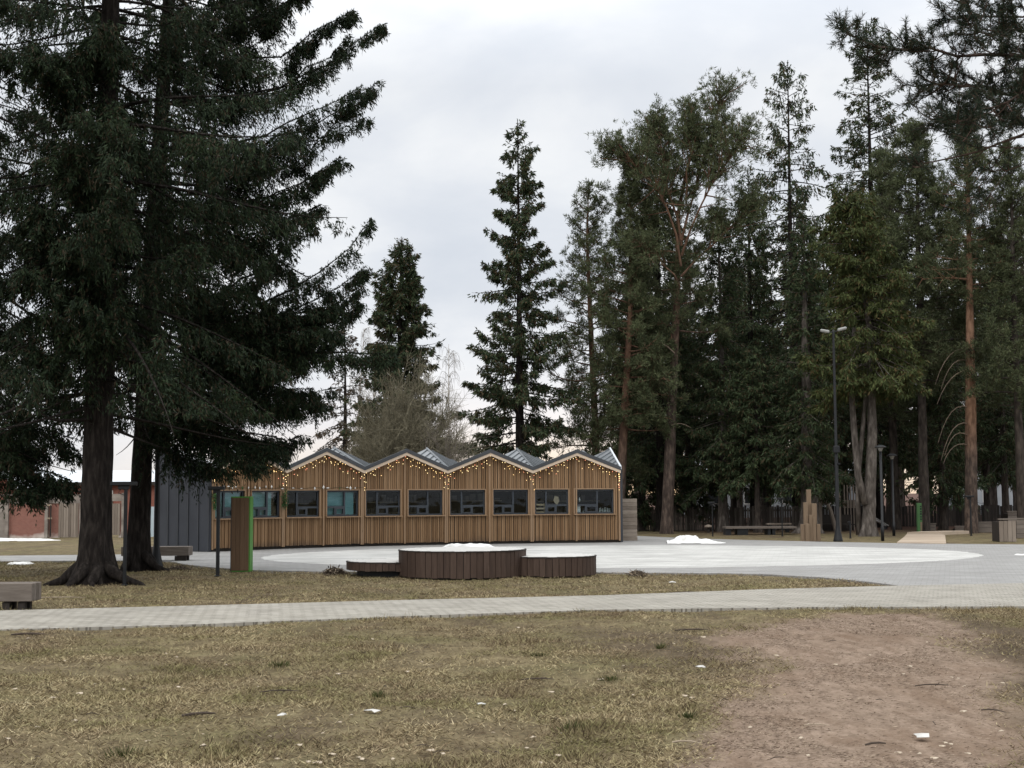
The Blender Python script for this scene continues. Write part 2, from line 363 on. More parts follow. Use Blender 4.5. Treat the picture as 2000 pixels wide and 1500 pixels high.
# ------------------------------------------------------------------ world and sun
def world():
    w = bpy.data.worlds.new('World'); SC.world = w; w.use_nodes = True; nt = w.node_tree
    bg = nt.nodes['Background']
    sky = N(nt, 'ShaderNodeTexSky', sky_type='NISHITA'); sky.sun_disc = False
    sky.sun_elevation = math.radians(38); sky.sun_rotation = math.radians(205); sky.air_density = 1.5; sky.dust_density = 4
    tc = N(nt, 'ShaderNodeTexCoord'); sx = N(nt, 'ShaderNodeSeparateXYZ'); L(nt, tc.outputs['Generated'], sx.inputs[0])
    z = math_(nt, 'MAXIMUM', sx.outputs['Z'], 0.0)
    den = math_(nt, 'ADD', z, .30); cx = N(nt, 'ShaderNodeCombineXYZ')
    L(nt, math_(nt, 'DIVIDE', sx.outputs['X'], den), cx.inputs['X']); L(nt, math_(nt, 'DIVIDE', sx.outputs['Y'], den), cx.inputs['Y'])
    f1 = noise(nt, cx.outputs[0], 2.6, 6, .52, .25)
    cl = ramp(nt, f1, [(.28, (.61, .65, .715)), (.45, (.69, .72, .77)), (.56, (.77, .79, .82)), (.68, (.85, .86, .875))])
    # low clearer band with an evening tint, towards the sunset side
    low = ramp(nt, z, [(0.0, (.95, .62, .30)), (.022, (1.0, .78, .56)), (.05, (.98, .90, .86)), (.10, (.82, .83, .87))])
    az = math_(nt, 'SUBTRACT', 1.0, math_(nt, 'MULTIPLY', math_(nt, 'ABSOLUTE', math_(nt, 'SUBTRACT', sx.outputs['X'], .12)), 2.0), True)
    mr = N(nt, 'ShaderNodeMapRange', interpolation_type='SMOOTHSTEP'); L(nt, z, mr.inputs[0])
    mr.inputs[1].default_value = .035; mr.inputs[2].default_value = .13; mr.inputs[3].default_value = 1; mr.inputs[4].default_value = 0
    front = math_(nt, 'GREATER_THAN', sx.outputs['Y'], 0.0)
    k = math_(nt, 'MULTIPLY', math_(nt, 'MULTIPLY', mr.outputs[0], az), front)
    col = mixc(nt, math_(nt, 'MULTIPLY', k, .85), cl, low)
    # an overcast sky is brighter overhead than near the horizon
    gain = math_(nt, 'ADD', .99, math_(nt, 'MULTIPLY', math_(nt, 'SUBTRACT', math_(nt, 'MAXIMUM', z, .28), .28), ZEN))
    vm = N(nt, 'ShaderNodeVectorMath', operation='SCALE'); L(nt, col, vm.inputs[0]); L(nt, gain, vm.inputs['Scale'])
    sk = N(nt, 'ShaderNodeVectorMath', operation='SCALE'); L(nt, sky.outputs[0], sk.inputs[0]); sk.inputs['Scale'].default_value = .05
    mx = mixc(nt, .06, vm.outputs[0], sk.outputs[0])
    mw = N(nt, 'ShaderNodeMapRange'); L(nt, z, mw.inputs[0]); mw.inputs[1].default_value = .36; mw.inputs[2].default_value = .6
    mx = mixc(nt, mw.outputs[0], mx, mixc(nt, 1.0, mx, (1.02, 1.0, .95), 'MULTIPLY'))
    L(nt, mx, bg.inputs['Color']); bg.inputs['Strength'].default_value = 1.0
ZEN = 3.2
world()
sun = bpy.data.lights.new('sun', 'SUN'); sun.energy = 1.0; sun.angle = math.radians(40); sun.color = (1, .96, .90)
so = bpy.data.objects.new('sun', sun); C.objects.link(so); so.location = (0, 0, 60)
az_, el_ = math.radians(205), math.radians(38)      # behind the camera, a little to its left
sd = Vector((math.sin(az_) * math.cos(el_), math.cos(az_) * math.cos(el_), math.sin(el_)))
so.rotation_euler = sd.to_track_quat('Z', 'Y').to_euler()

# ------------------------------------------------------------------ ground
path_near = [(-500, 1262), (0, 1233), (400, 1222), (800, 1206), (1180, 1193.5), (1600, 1188.5), (2000, 1187), (2500, 1186)]
path_far = [(2500, 1133), (2000, 1141), (1758, 1146), (1500, 1153), (1180, 1165), (800, 1174), (400, 1185), (0, 1195), (-500, 1214)]
isl_far = [(1758, 1146), (1700, 1138.5), (1600, 1129), (1500, 1123.5), (1400, 1121), (1180, 1119.7), (1000, 1119), (800, 1119), (640, 1118),
           (488, 1115), (420, 1110), (370, 1105), (335, 1098), (300, 1096.5), (200, 1096), (0, 1097.5), (-500, 1102)]
plaza_far = [(-500, 1089), (0, 1086.5), (240, 1084), (305, 1078), (360, 1066), (700, 1056), (1000, 1050), (1210, 1047), (1245, 1047.5), (1340, 1052), (1440, 1055),
             (1600, 1059), (1760, 1062), (1850, 1063), (2000, 1064.5), (2500, 1067)]
PATH = [G(*p)[:2] for p in path_near + path_far]
PLAZA = [G(*p)[:2] for p in plaza_far] + [G(*p)[:2] for p in path_far[:3]] + [G(*p)[:2] for p in isl_far[1:]]
ISLAND = [G(*p)[:2] for p in isl_far] + [G(*p)[:2] for p in path_far[2:][::-1]]
dirt_px = [(1330, 1560), (1395, 1430), (1465, 1360), (1460, 1310), (1435, 1268), (1430, 1244), (1500, 1224), (1570, 1208), (1640, 1196), (1840, 1194),
           (1880, 1215), (1905, 1250), (1950, 1320), (1985, 1420), (2040, 1560)]
DIRT = [G(*p)[:2] for p in dirt_px] + [(1.9 * 1.2, 3.0), (.9, 3.0)]
soil_px = [(1840, 1196), (1990, 1220), (2300, 1240), (2500, 1560), (1960, 1560), (1930, 1380), (1880, 1280)]
SOIL = [G(*p)[:2] for p in soil_px]
soil2_px = [(1150, 1225), (1350, 1228), (1480, 1262), (1500, 1300), (1400, 1312), (1280, 1300), (1180, 1262)]
SOIL2 = [G(*p)[:2] for p in soil2_px]

def dirt_at(x, y):
    n = (fbm(x * 1.1, y * .7, 5, 5) - .5) * 1.5
    d = sstep(-.42, .38, sdpoly(x, y, DIRT) + n)
    return d
def soil_at(x, y):
    n = (fbm(x * .9, y * .6, 9, 5) - .5) * 1.8
    a = sstep(-.5, .5, sdpoly(x, y, SOIL) + n); b = sstep(-.6, .5, sdpoly(x, y, SOIL2) + n) * .9
    return np.maximum(a, b)

def graded(lo, hi, step, far_lo, far_hi):
    a = list(np.arange(lo, hi + 1e-6, step)); s = step; x = lo
    while x > far_lo: s *= 1.35; x -= s; a.insert(0, max(x, far_lo))
    s = step; x = a[-1]
    while x < far_hi: s *= 1.35; x += s; a.append(min(x, far_hi))
    return np.array(a)
def ground():
    xs = graded(-9.5, 10.5, .12, -900, 900); ys = graded(6.5, 26, .12, -120, 1500)
    X, Y = np.meshgrid(xs, ys); nx, ny = len(xs), len(ys)
    amp = sstep(27, 24, Y) * sstep(-14, -10, X) * sstep(15, 11, X)
    D = dirt_at(X, Y); S = soil_at(X, Y)
    Z = ((fbm(X * 1.7, Y * 1.7, 3, 4) - .5) * .075 - D * .012) * amp - .012
    cov = np.maximum(sstep(-.05, .25, sdpoly(X, Y, PATH)), sstep(-.05, .3, sdpoly(X, Y, PLAZA)))
    Z = np.where(cov > 0, Z * (1 - cov) - .05 * cov, np.minimum(Z, .012))
    V = np.stack([X, Y, Z], -1).reshape(-1, 3)
    i = np.arange(nx * ny).reshape(ny, nx)
    Q = np.stack([i[:-1, :-1], i[:-1, 1:], i[1:, 1:], i[1:, :-1]], -1).reshape(-1, 4)
    me = bpy.data.meshes.new('ground'); n = len(Q)
    me.vertices.add(len(V)); me.loops.add(n * 4); me.polygons.add(n)
    me.vertices.foreach_set('co', V.astype(np.float32).ravel()); me.loops.foreach_set('vertex_index', Q.astype(np.int32).ravel())
    me.polygons.foreach_set('loop_start', np.arange(0, n * 4, 4, dtype=np.int32)); me.update(calc_edges=True)
    me.polygons.foreach_set('use_smooth', [True] * n)
    fl = sstep(56.5, 59.5, Y + (fbm(X * .3, Y * .3, 21, 3) - .5) * 3) * sstep(6.5, 9, X)
    for nm, A in (('dirt', D), ('soil', S), ('floor', fl)):
        at = me.attributes.new(nm, 'FLOAT', 'POINT'); at.data.foreach_set('value', A.astype(np.float32).ravel())
    m, nt, b = new_mat('ground_surface')
    v = coords(nt, 'Object'); fine = noise(nt, v, 22, 5, .7); med = noise(nt, v, 3.1, 5, .6); big = noise(nt, v, .55, 4, .55)
    vy = coords(nt, 'Object', (1, .35, 1)); strk = noise(nt, vy, 7, 6, .7)
    g = ramp(nt, math_(nt, 'ADD', math_(nt, 'MULTIPLY', fine, .5), math_(nt, 'MULTIPLY', med, .5)),
             [(.30, (.045, .034, .020)), (.48, (.125, .098, .056)), (.62, (.22, .178, .105)), (.78, (.32, .27, .17))])
    gr = ramp(nt, fine, [(.3, (.045, .050, .016)), (.7, (.12, .125, .045))])
    g = mixc(nt, ramp(nt, math_(nt, 'ADD', math_(nt, 'MULTIPLY', big, .65), math_(nt, 'MULTIPLY', med, .35)), [(.46, (0, 0, 0)), (.64, (.4, .4, .4))]), g, gr)
    br = ramp(nt, strk, [(.3, (.035, .024, .016)), (.55, (.085, .062, .043)), (.75, (.14, .105, .075))])
    g = mixc(nt, ramp(nt, noise(nt, vy, 1.0, 5, .6), [(.5, (0, 0, 0)), (.68, (.7, .7, .7))]), g, br)
    ds = ramp(nt, math_(nt, 'ADD', math_(nt, 'MULTIPLY', strk, .55), math_(nt, 'MULTIPLY', fine, .45)),
              [(.30, (.09, .062, .046)), (.44, (.18, .132, .098)), (.58, (.27, .203, .155)), (.75, (.36, .28, .22))])
    ds = mixc(nt, ramp(nt, noise(nt, vy, 1.6, 5, .65), [(.47, (0, 0, 0)), (.70, (.8, .8, .8))]), ds, (.15, .10, .068))
    def attr(nm): return N(nt, 'ShaderNodeAttribute', attribute_name=nm).outputs['Fac']
    col = mixc(nt, math_(nt, 'MULTIPLY', attr('soil'), .8), g, br)
    col = mixc(nt, attr('dirt'), col, ds)
    fc = ramp(nt, med, [(.3, (.055, .030, .024)), (.7, (.115, .068, .052))])
    col = mixc(nt, attr('floor'), col, fc)
    L(nt, col, b.inputs['Base Color']); b.inputs['Roughness'].default_value = .95; b.inputs['Specular IOR Level'].default_value = .1
    bump(nt, b, math_(nt, 'ADD', fine, strk), .9, .03)
    me.materials.append(m); o = bpy.data.objects.new('ground', me); C.objects.link(o); o['kind'] = 'structure'
ground()

def sheet(name, poly, z, mat, depth=.06):
    mb = MB(); n = len(poly); v = [(p[0], p[1], z) for p in poly] + [(p[0], p[1], z - depth) for p in poly]
    a = sum(poly[i][0] * poly[(i + 1) % n][1] - poly[(i + 1) % n][0] * poly[i][1] for i in range(n))
    top = tuple(range(n)); top = top if a > 0 else top[::-1]
    fs = [top] + [((i + 1) % n, i, n + i, n + (i + 1) % n) if a > 0 else (i, (i + 1) % n, n + (i + 1) % n, n + i) for i in range(n)]
    mb.add(v, fs); o = mb.build(name, mat); o['kind'] = 'structure'; return o

def paver_mat(name, a, b_, mortar, bw, bh, rot=0.0, dirt=(.1, .09, .08), df=.4, st=0.0):
    m, nt, b = new_mat(name); tc = N(nt, 'ShaderNodeTexCoord'); mp = N(nt, 'ShaderNodeMapping')
    mp.inputs['Rotation'].default_value = (0, 0, rot); L(nt, tc.outputs['Object'], mp.inputs['Vector']); v = mp.outputs[0]
    t = N(nt, 'ShaderNodeTexBrick'); t.inputs['Color1'].default_value = (*a, 1); t.inputs['Color2'].default_value = (*b_, 1); t.inputs['Mortar'].default_value = (*mortar, 1)
    t.inputs['Scale'].default_value = 1; t.inputs['Brick Width'].default_value = bw; t.inputs['Row Height'].default_value = bh
    t.inputs['Mortar Size'].default_value = .011; t.inputs['Mortar Smooth'].default_value = .3; t.inputs['Bias'].default_value = 0
    wob = N(nt, 'ShaderNodeVectorMath', operation='ADD'); L(nt, v, wob.inputs[0])
    nz = N(nt, 'ShaderNodeTexNoise'); nz.inputs['Scale'].default_value = 2; L(nt, v, nz.inputs['Vector'])
    sc = N(nt, 'ShaderNodeVectorMath', operation='SCALE'); sc.inputs['Scale'].default_value = .03; L(nt, nz.outputs['Color'], sc.inputs[0]); L(nt, sc.outputs[0], wob.inputs[1])
    L(nt, wob.outputs[0], t.inputs['Vector'])
    f = noise(nt, v, 1.1, 6, .65); f2 = noise(nt, v, .35, 3); f3 = noise(nt, coords(nt, 'Object', (.5, 1.6, 1)), .9, 7, .72)
    col = mixc(nt, ramp(nt, f, [(.45, (0, 0, 0)), (.75, (df, df, df))]), t.outputs['Color'], dirt)
    col = mixc(nt, ramp(nt, f2, [(.4, (0, 0, 0)), (.7, (.35, .35, .35))]), col, tuple(x * .72 for x in a))
    fj = noise(nt, v, 1.7, 4, .6); col = mixc(nt, ramp(nt, fj, [(.36, (.6, .6, .6)), (.56, (0, 0, 0))]), col, tuple((p + q) / 2 for p, q in zip(a, b_)))
    if st: col = mixc(nt, ramp(nt, f3, [(.40, (0, 0, 0)), (.66, (st, st, st))]), col, tuple(x * .62 for x in a))
    L(nt, col, b.inputs['Base Color']); b.inputs['Roughness'].default_value = .85; b.inputs['Specular IOR Level'].default_value = .2
    bump(nt, b, t.outputs['Fac'], -.5, .012); return m
M['paver_path'] = paver_mat('path_pavers', (.29, .272, .235), (.39, .37, .328), (.085, .073, .06), .22, .11, .62, st=.35)
M['paver_plaza'] = paver_mat('plaza_pavers', (.26, .256, .25), (.315, .311, .305), (.21, .205, .20), .2, .2, .3, (.15, .142, .13), .4, st=.5)
M['circle'] = paver_mat('circle_pavers', (.48, .476, .46), (.545, .54, .525), (.40, .395, .38), .3, .3, .2, (.30, .295, .28), .7, st=1.0)
sheet('path', PATH, .022, M['paver_path'], .10)
sheet('plaza', PLAZA, .018, M['paver_plaza'], .09)
circ = []
for k in range(420):
    q = 2 * math.pi * k / 420; w_ = 1 + .016 * (float(vnoise(np.array([k * .8]), np.array([3.3]), 5)[0]) - .5)
    circ.append((2.9 + 9.75 * math.cos(q) * w_, 39.3 + 6.95 * math.sin(q) * w_))
sheet('plaza_circle', circ, .0225, M['circle'], .02)
# plank approach leading into the wood
bw = [G(1752, 1062), G(1848, 1063.5), G(1846, 1048), G(1838, 1044.5), G(1772, 1044.5), G(1766, 1051)]
sheet('boardwalk', [p[:2] for p in bw], .05, M['boardwalk'], .1)
bw2 = [G(1838, 1044.3), G(1893, 1041.8), G(1893, 1040.2), G(1800, 1042.6), G(1772, 1044.3)]
sheet('boardwalk_branch', [p[:2] for p in bw2], .10, M['boardwalk'], .12)

# ------------------------------------------------------------------ kiosk building
def building():
    D = 2.3
    V = [np.array([(px - 1000) / F * y, y]) for px, y in ((412.5, 42.9), (552, 45.05), (706, 46.8), (870, 48.0), (1037, 48.8), (1209, 49.3))]
    ang = [math.atan2(V[i + 1][1] - V[i][1], V[i + 1][0] - V[i][0]) for i in range(5)]; Ws = [float(np.linalg.norm(V[i + 1] - V[i])) for i in range(5)]; W = Ws[0]
    U = [np.array([math.cos(a), math.sin(a), 0]) for a in ang]
    NF = [np.array([math.sin(a), -math.cos(a), 0]) for a in ang]           # towards the plaza
    va = [ang[0] + math.radians(5)] + [(ang[i] + ang[i + 1]) / 2 for i in range(4)] + [ang[4] - math.radians(5)]
    NV = [np.array([math.sin(a), -math.cos(a), 0]) / math.cos(math.radians(5)) for a in va]
    V3 = [np.array([p[0], p[1], .03]) for p in V]; up = np.array([0, 0, 1.])
    org = (V3[2] + V3[3]) / 2; org[2] = 0
    root = thing('kiosk_building', org, 'low timber kiosk building with five zigzag gables and a slate metal end wall', 'building')
    HE, HP = 2.56, 3.16; OH = .24
    wins = [[(.045, .45), (.545, .955)]] * 4 + [[(.035, .41), (.485, .925)]]
    ZS, ZT = .98, 1.82
    def top(s): return (HE - .07) + (HP - HE) * (1 - abs(s / W - .5) * 2)
    rnd = random.Random(3)
    for j in range(5):
        o, u, n = V3[j], U[j], NF[j]; W = Ws[j]
        brd = MB(); sh = MB(); trim = MB()
        cuts = {0.0, W}
        for a, b in wins[j]: cuts |= {a * W, b * W}
        ks = sorted(cuts)
        def piece(mb, s0, s1, z0, z1, f0, f1, tp=False):
            a, b = o + u * s0, o + u * s1
            zt0, zt1 = (top(s0), top(s1)) if tp else (z1, z1)
            mb.hexa([a + n * f1 + up * z0, b + n * f1 + up * z0, b + n * f0 + up * z0, a + n * f0 + up * z0],
                    [a + n * f1 + up * zt0, b + n * f1 + up * zt1, b + n * f0 + up * zt1, a + n * f0 + up * zt0])
        for k in range(len(ks) - 1):
            s0, s1 = ks[k], ks[k + 1]; inw = any(abs(s0 - a * W) < 1e-6 for a, b in wins[j])
            segs = [(s0, W / 2), (W / 2, s1)] if s0 < W / 2 - .01 < s1 - .02 else [(s0, s1)]
            for (q0, q1) in segs:
                if inw:
                    piece(sh, q0, q1, 0, ZS, -.09, -.002); piece(sh, q0, q1, ZT, 0, -.09, -.002, True)
                else: piece(sh, q0, q1, 0, 0, -.09, -.002, True)
                nb = max(1, round((q1 - q0) / .142)); wb = (q1 - q0) / nb
                for i in range(nb):
                    b0 = q0 + i * wb; f = .018 + rnd.random() * .008
                    gap = .022 + rnd.random() * .014
                    def both(c0, c1, ff):
                        if inw:
                            piece(brd, c0, c1, .07 + rnd.random() * .02, ZS - .03, 0, ff); piece(brd, c0, c1, ZT + .03, 0, 0, ff, True)
                        else: piece(brd, c0, c1, .07 + rnd.random() * .02, 0, 0, ff, True)
                    both(b0 + gap, b0 + wb * .70, f)
                    both(b0 + wb * .735, b0 + wb - .001, f + .022 + rnd.random() * .016)
        # posts at the middle and the edges
        for s, w in ((W / 2, .05), (.035, .05), (W - .035, .05)):
            piece(trim, s - w / 2, s + w / 2, .05, 0, .0, .065, True)
        wl = brd.build('gable_wall', M['larch'], root, org); sh.build('sheathing', M['sheath'], wl, org); trim.build('post', M['larch_trim'], wl, org)
        # windows
        for wi, (a, b) in enumerate(wins[j]):
            s0, s1 = a * W, b * W; fr = MB(); t = .05
            def bar(mb, c0, c1, z0, z1, f0=-.085, f1=-.025):
                mb.obox(o + u * c0 + n * f0 + up * z0, u * (c1 - c0), n * (f1 - f0), up * (z1 - z0))
            bar(fr, s0, s0 + t, ZS, ZT); bar(fr, s1 - t, s1, ZS, ZT); bar(fr, s0 + t, s1 - t, ZS, ZS + t); bar(fr, s0 + t, s1 - t, ZT - t, ZT)
            wd = s1 - s0; left = wi == 0
            m = s0 + wd * (.34 if left else .58); bar(fr, m - .03, m + .03, ZS + t, ZT - t)
            h0, h1 = (m + .03, s1 - t) if left else (s0 + t, m - .03); zb = ZS + (ZT - ZS) * .36
            bar(fr, h0, h1, zb - .03, zb + .03)
            hm = (h0 + h1) / 2; bar(fr, hm - .045, hm + .0, ZS + t, zb - .03)
            # the little serving hatch beside it
            hw = (hm, h1) if not left else (h0, hm - .045)
            bar(fr, hw[0], hw[0] + .035, ZS + t, zb - .03, -.075, -.015); bar(fr, hw[1] - .035, hw[1], ZS + t, zb - .03, -.075, -.015)
            bar(fr, hw[0] + .035, hw[1] - .035, zb - .065, zb - .03, -.075, -.015); bar(fr, hw[0] + .035, hw[1] - .035, ZS + t, ZS + t + .035, -.075, -.015)
            wo = fr.build('window', M['frame'], root, org)
            gl = MB(); bar(gl, s0 + .02, s1 - .02, ZS + .02, ZT - .02, -.062, -.056); gl.build('pane', M['glass'], wo, org)
            sl = MB(); sl.obox(o + u * (s0 - .05) + n * .0 + up * (ZS - .035), u * (wd + .1), n * .13, up * .035); sl.build('sill', M['larch_trim'], wo, org)
            cs = MB()
            bar(cs, s0 - .04, s0, ZS, ZT + .035, 0, .055); bar(cs, s1, s1 + .04, ZS, ZT + .035, 0, .055); bar(cs, s0, s1, ZT, ZT + .035, 0, .055)
            cs.build('casing', M['larch_trim'], wo, org)
            if (j, wi) in ((0, 0), (0, 1), (1, 1)):
                bl = MB(); x1 = s1 - (.05 if wi == 0 else .22 if j == 0 else .10)
                for q in range(14):
                    z0 = ZS + .02 + q * (ZT - ZS - .04) / 14
                    c0, c1 = s0 + .02, x1
                    a0, b0 = o + u * c0, o + u * c1; hh = (ZT - ZS - .04) / 14
                    bl.hexa([a0 + n * -.13 + up * z0, b0 + n * -.13 + up * z0, b0 + n * -.14 + up * z0, a0 + n * -.14 + up * z0],
                            [a0 + n * -.155 + up * (z0 + hh), b0 + n * -.155 + up * (z0 + hh), b0 + n * -.165 + up * (z0 + hh), a0 + n * -.165 + up * (z0 + hh)])
                bl.build('blind', M['blind'], wo, org)
    for j in range(5):                                              # shelving along the back of each bay
        o, u, n = V3[j], U[j], NF[j]; W = Ws[j]; sh_ = MB()
        for z in (.95 + rnd.random() * .1, 1.35 + rnd.random() * .12, 1.72 + rnd.random() * .1):
            a_, b_ = .12 + rnd.random() * .5, W - .12 - rnd.random() * .6; sh_.obox(o + u * a_ - n * 1.55 + up * z, u * (b_ - a_), n * -.3, up * .03)
            x = a_ + .05
            while x < b_ - .2:
                w_, h_ = rnd.uniform(.06, .22), rnd.uniform(.08, .24); st = MB().obox(o + u * x - n * 1.58 + up * (z + .031), u * w_, n * -.2, up * h_)
                tag(st.build('stock_box', M['wood_grey'], None, o + u * x - n * 1.58 + up * (z + .031)), 'small pale box of goods on the dim shelves behind the kiosk windows', 'box', 'boxes on the kiosk shelves'); x += w_ + rnd.choice((.03, .08, .3))
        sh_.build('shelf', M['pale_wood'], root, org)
    # roof: folded plates, peaks in front over the middles, behind over the joints
    E = [V3[i] + NV[i] * OH + up * HE for i in range(6)]
    Pk = [(V3[j] + V3[j + 1]) / 2 + NF[j] * OH + up * HP for j in range(5)]
    Q = [V3[i] - NV[i] * D + up * (HP + .13) for i in range(6)]
    Wb = [(V3[j] + V3[j + 1]) / 2 - NF[j] * (D - .02) + up * (HE - .02) for j in range(5)]
    rf = MB(); ribs = MB(); ridge = MB()
    for j in range(5):
        for tri in ((E[j], Pk[j], Wb[j]), (Pk[j], E[j + 1], Wb[j]), (E[j], Wb[j], Q[j]), (E[j + 1], Q[j + 1], Wb[j])):
            t3 = [np.asarray(p) for p in tri]; c = np.cross(t3[1] - t3[0], t3[2] - t3[0])
            if c[2] < 0: t3 = [t3[0], t3[2], t3[1]]; c = -c
            c /= np.linalg.norm(c)
            lo = [p - up * .07 for p in t3]
            rf.add(t3 + lo, [(0, 1, 2), (5, 4, 3), (0, 3, 4, 1), (1, 4, 5, 2), (2, 5, 3, 0)])
            d = np.array([c[0] * c[2], c[1] * c[2], -(c[0] ** 2 + c[1] ** 2)]); d /= np.linalg.norm(d)
            e = np.cross(c, d); ev = [np.dot(p, e) for p in t3]
            q = math.ceil(min(ev) / .34) * .34
            while q < max(ev):
                hit = []
                for i in range(3):
                    a, b = ev[i], ev[(i + 1) % 3]
                    if (a - q) * (b - q) < 0: hit.append(t3[i] + (t3[(i + 1) % 3] - t3[i]) * ((q - a) / (b - a)))
                if len(hit) == 2 and np.linalg.norm(hit[0] - hit[1]) > .12:
                    x0, x1 = hit; ribs.obox(x0 - e * .012 - c * .01, x1 - x0, e * .024, c * .045)
                q += .34
    rr = rf.build('roof', M['metal_roof'], root, org); ribs.build('seam', M['metal_roof'], rr, org)
    for i in range(6): ridge.tube([E[i] + up * .01, Q[i] + up * .015], .035, 5)
    for j in range(5): ridge.tube([Pk[j] + up * .01, Wb[j] + up * .01], .03, 5)
    ridge.build('ridge_cap', M['metal_roof'], rr, org)
    for i, s in ((0, -1), (5, 1)):                                  # pale verge boards on the two end slopes
        vg = MB(); d = Q[i] - E[i]; sd_ = np.cross(d, up); sd_ /= np.linalg.norm(sd_)
        vg.obox(E[i] - up * .06 - sd_ * .03 + up * .01, d, sd_ * .06, up * .10); vg.build('verge', M['metal_verge'], rr, org)
    for j in range(5):                                              # front edge: dark cap over a pale wood strip
        cap = MB(); pale = MB(); n = NF[j]
        for a, b in ((E[j], Pk[j]), (Pk[j], E[j + 1])):
            k1, k0 = .035, -.09
            cap.hexa([a + n * .03 + up * k0, b + n * .03 + up * k0, b - n * .03 + up * k0, a - n * .03 + up * k0],
                     [a + n * .03 + up * k1, b + n * .03 + up * k1, b - n * .03 + up * k1, a - n * .03 + up * k1])
            k1, k0 = -.093, -.19
            pale.hexa([a + n * .012 + up * k0, b + n * .012 + up * k0, b - n * .03 + up * k0, a - n * .03 + up * k0],
                      [a + n * .012 + up * k1, b + n * .012 + up * k1, b - n * .03 + up * k1, a - n * .03 + up * k1])
            fo = MB(); fo.hexa([a - n * .035 + up * -.18, b - n * .035 + up * -.18, b - n * (OH - .03) + up * -.15, a - n * (OH - .03) + up * -.15],
                               [a - n * .035 + up * -.165, b - n * .035 + up * -.165, b - n * (OH - .03) + up * -.135, a - n * (OH - .03) + up * -.135])
            pale.v += fo.v; pale.f += [tuple(i + pale.n for i in f) for f in fo.f]; pale.n += fo.n
        cp_ = cap.build('roof_edge', M['metal_cap'], root, org); pale.build('fascia', M['larch_pale'], cp_, org)
    # end walls with standing seams
    for i, nm in ((0, 1), (5, -1)):
        ew = MB(); sm = MB(); a = V3[i] + NV[i] * .03; b = V3[i] - NV[i] * D
        sdv = np.array([-NV[i][1], NV[i][0], 0]); sdv /= np.linalg.norm(sdv)
        out = -sdv if np.dot(sdv, V3[2] - V3[i]) > 0 else sdv
        ht = (HE - .04, HP + .12)
        ew.hexa([a, b, b + out * .06, a + out * .06], [a + up * ht[0], b + up * ht[1], b + out * .06 + up * ht[1], a + out * .06 + up * ht[0]])
        for q in range(6):
            f = (q + .08) / 5.2; p = a + (b - a) * f; d = (b - a) / np.linalg.norm(b - a); h = ht[0] + (ht[1] - ht[0]) * f
            sm.obox(p + out * .06 - d * .012, d * .024, out * .03, up * h)
        wob = ew.build('end_wall', M['metal_wall'], root, org); sm.build('wall_seam', M['metal_cap'], wob, org)
    pp = MB(); b = V3[0] - NV[0] * (D + .04); pp.tube([b + np.array([-.03, -.05, 0]), b + np.array([-.03, -.05, 3.2])], .035, 8); pp.build('downpipe', M['pipe'], root, org)
    bk = MB()
    for j in range(5):
        pts = [V3[j] - NV[j] * D, (V3[j] + V3[j + 1]) / 2 - NF[j] * D, V3[j + 1] - NV[j + 1] * D]; hh = [HP + .1, HE - .14, HP + .1]
        for k in (0, 1):
            a, b = pts[k], pts[k + 1]; n = NF[j] * .05
            bk.hexa([a, b, b - n, a - n], [a + up * hh[k], b + up * hh[k + 1], b - n + up * hh[k + 1], a - n + up * hh[k]])
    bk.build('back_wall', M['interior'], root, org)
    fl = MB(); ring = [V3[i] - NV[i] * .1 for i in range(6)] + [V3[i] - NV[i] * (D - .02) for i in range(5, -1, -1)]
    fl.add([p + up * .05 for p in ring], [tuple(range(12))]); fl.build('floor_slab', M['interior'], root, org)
    vb = MB(); c = Q[5] * .3 + E[5] * .1 + Wb[4] * .6; vb.lathe(c - up * .05, [(.10, 0), (.10, .36), (.16, .37), (.16, .42), (.05, .50)], 12)
    vb.build('vent_pipe', M['metal_roof'], root, org)
    # --- lights, ornaments and stock: separate things
    place = ['at the left end above the blue blinds', 'on the second gable from the left under spruce boughs', 'on the middle gable', 'on the second gable from the right', 'on the rightmost gable']
    bm = []
    for k in range(3):
        mb = MB(); r = .0095; mb.add([(r, 0, 0), (-r, 0, 0), (0, r, 0), (0, -r, 0), (0, 0, r * 1.3), (0, 0, -r * 1.3)],
                                   [(0, 2, 4), (2, 1, 4), (1, 3, 4), (3, 0, 4), (2, 0, 5), (1, 2, 5), (3, 1, 5), (0, 3, 5)])
        t_ = mb.build('bulb', BULB[k]); bm.append(t_.data); bpy.data.objects.remove(t_)
    for j in range(5):
        o, u, n = V3[j], U[j], NF[j]; W = Ws[j]; base = o + u * W / 2 + n * .09; base[2] = 2.2
        g = thing('string_lights', base, 'icicle string of small warm bulbs ' + place[j], 'string lights', 'icicle lights along the gables')
        wr = MB(); line = []; cnt = 0
        for i in range(29):
            s = .06 + (W - .12) * i / 28; line.append(o + u * s + n * .085 + up * (top(s) - .10 - .015 * rnd.random()))
        wr.tube(line, .005, 4)
        for i in range(29):
            s = .06 + (W - .12) * i / 28; edge = abs(s / W - .5) * 2
            ln = rnd.choice((.10, .18, .28, .36)) + (.28 if edge > .93 else 0) + .04 * rnd.random()
            p0 = line[i]; p1 = p0 - up * ln + u * rnd.uniform(-.03, .03); wr.tube([p0, p1], .003, 3)
            k = 1 if ln < .2 else 2 if ln < .45 else 5
            for q in range(k):
                if cnt >= 96: break
                t = (q + rnd.random() * .9) / k; pt = p0 + (p1 - p0) * t + n * .012 + u * rnd.uniform(-.03, .03)
                ob = bpy.data.objects.new('bulb', bm[rnd.choice((0, 0, 1, 1, 2))]); C.objects.link(ob); ob.parent = g
                ob.location = tuple(pt - base); cnt += 1
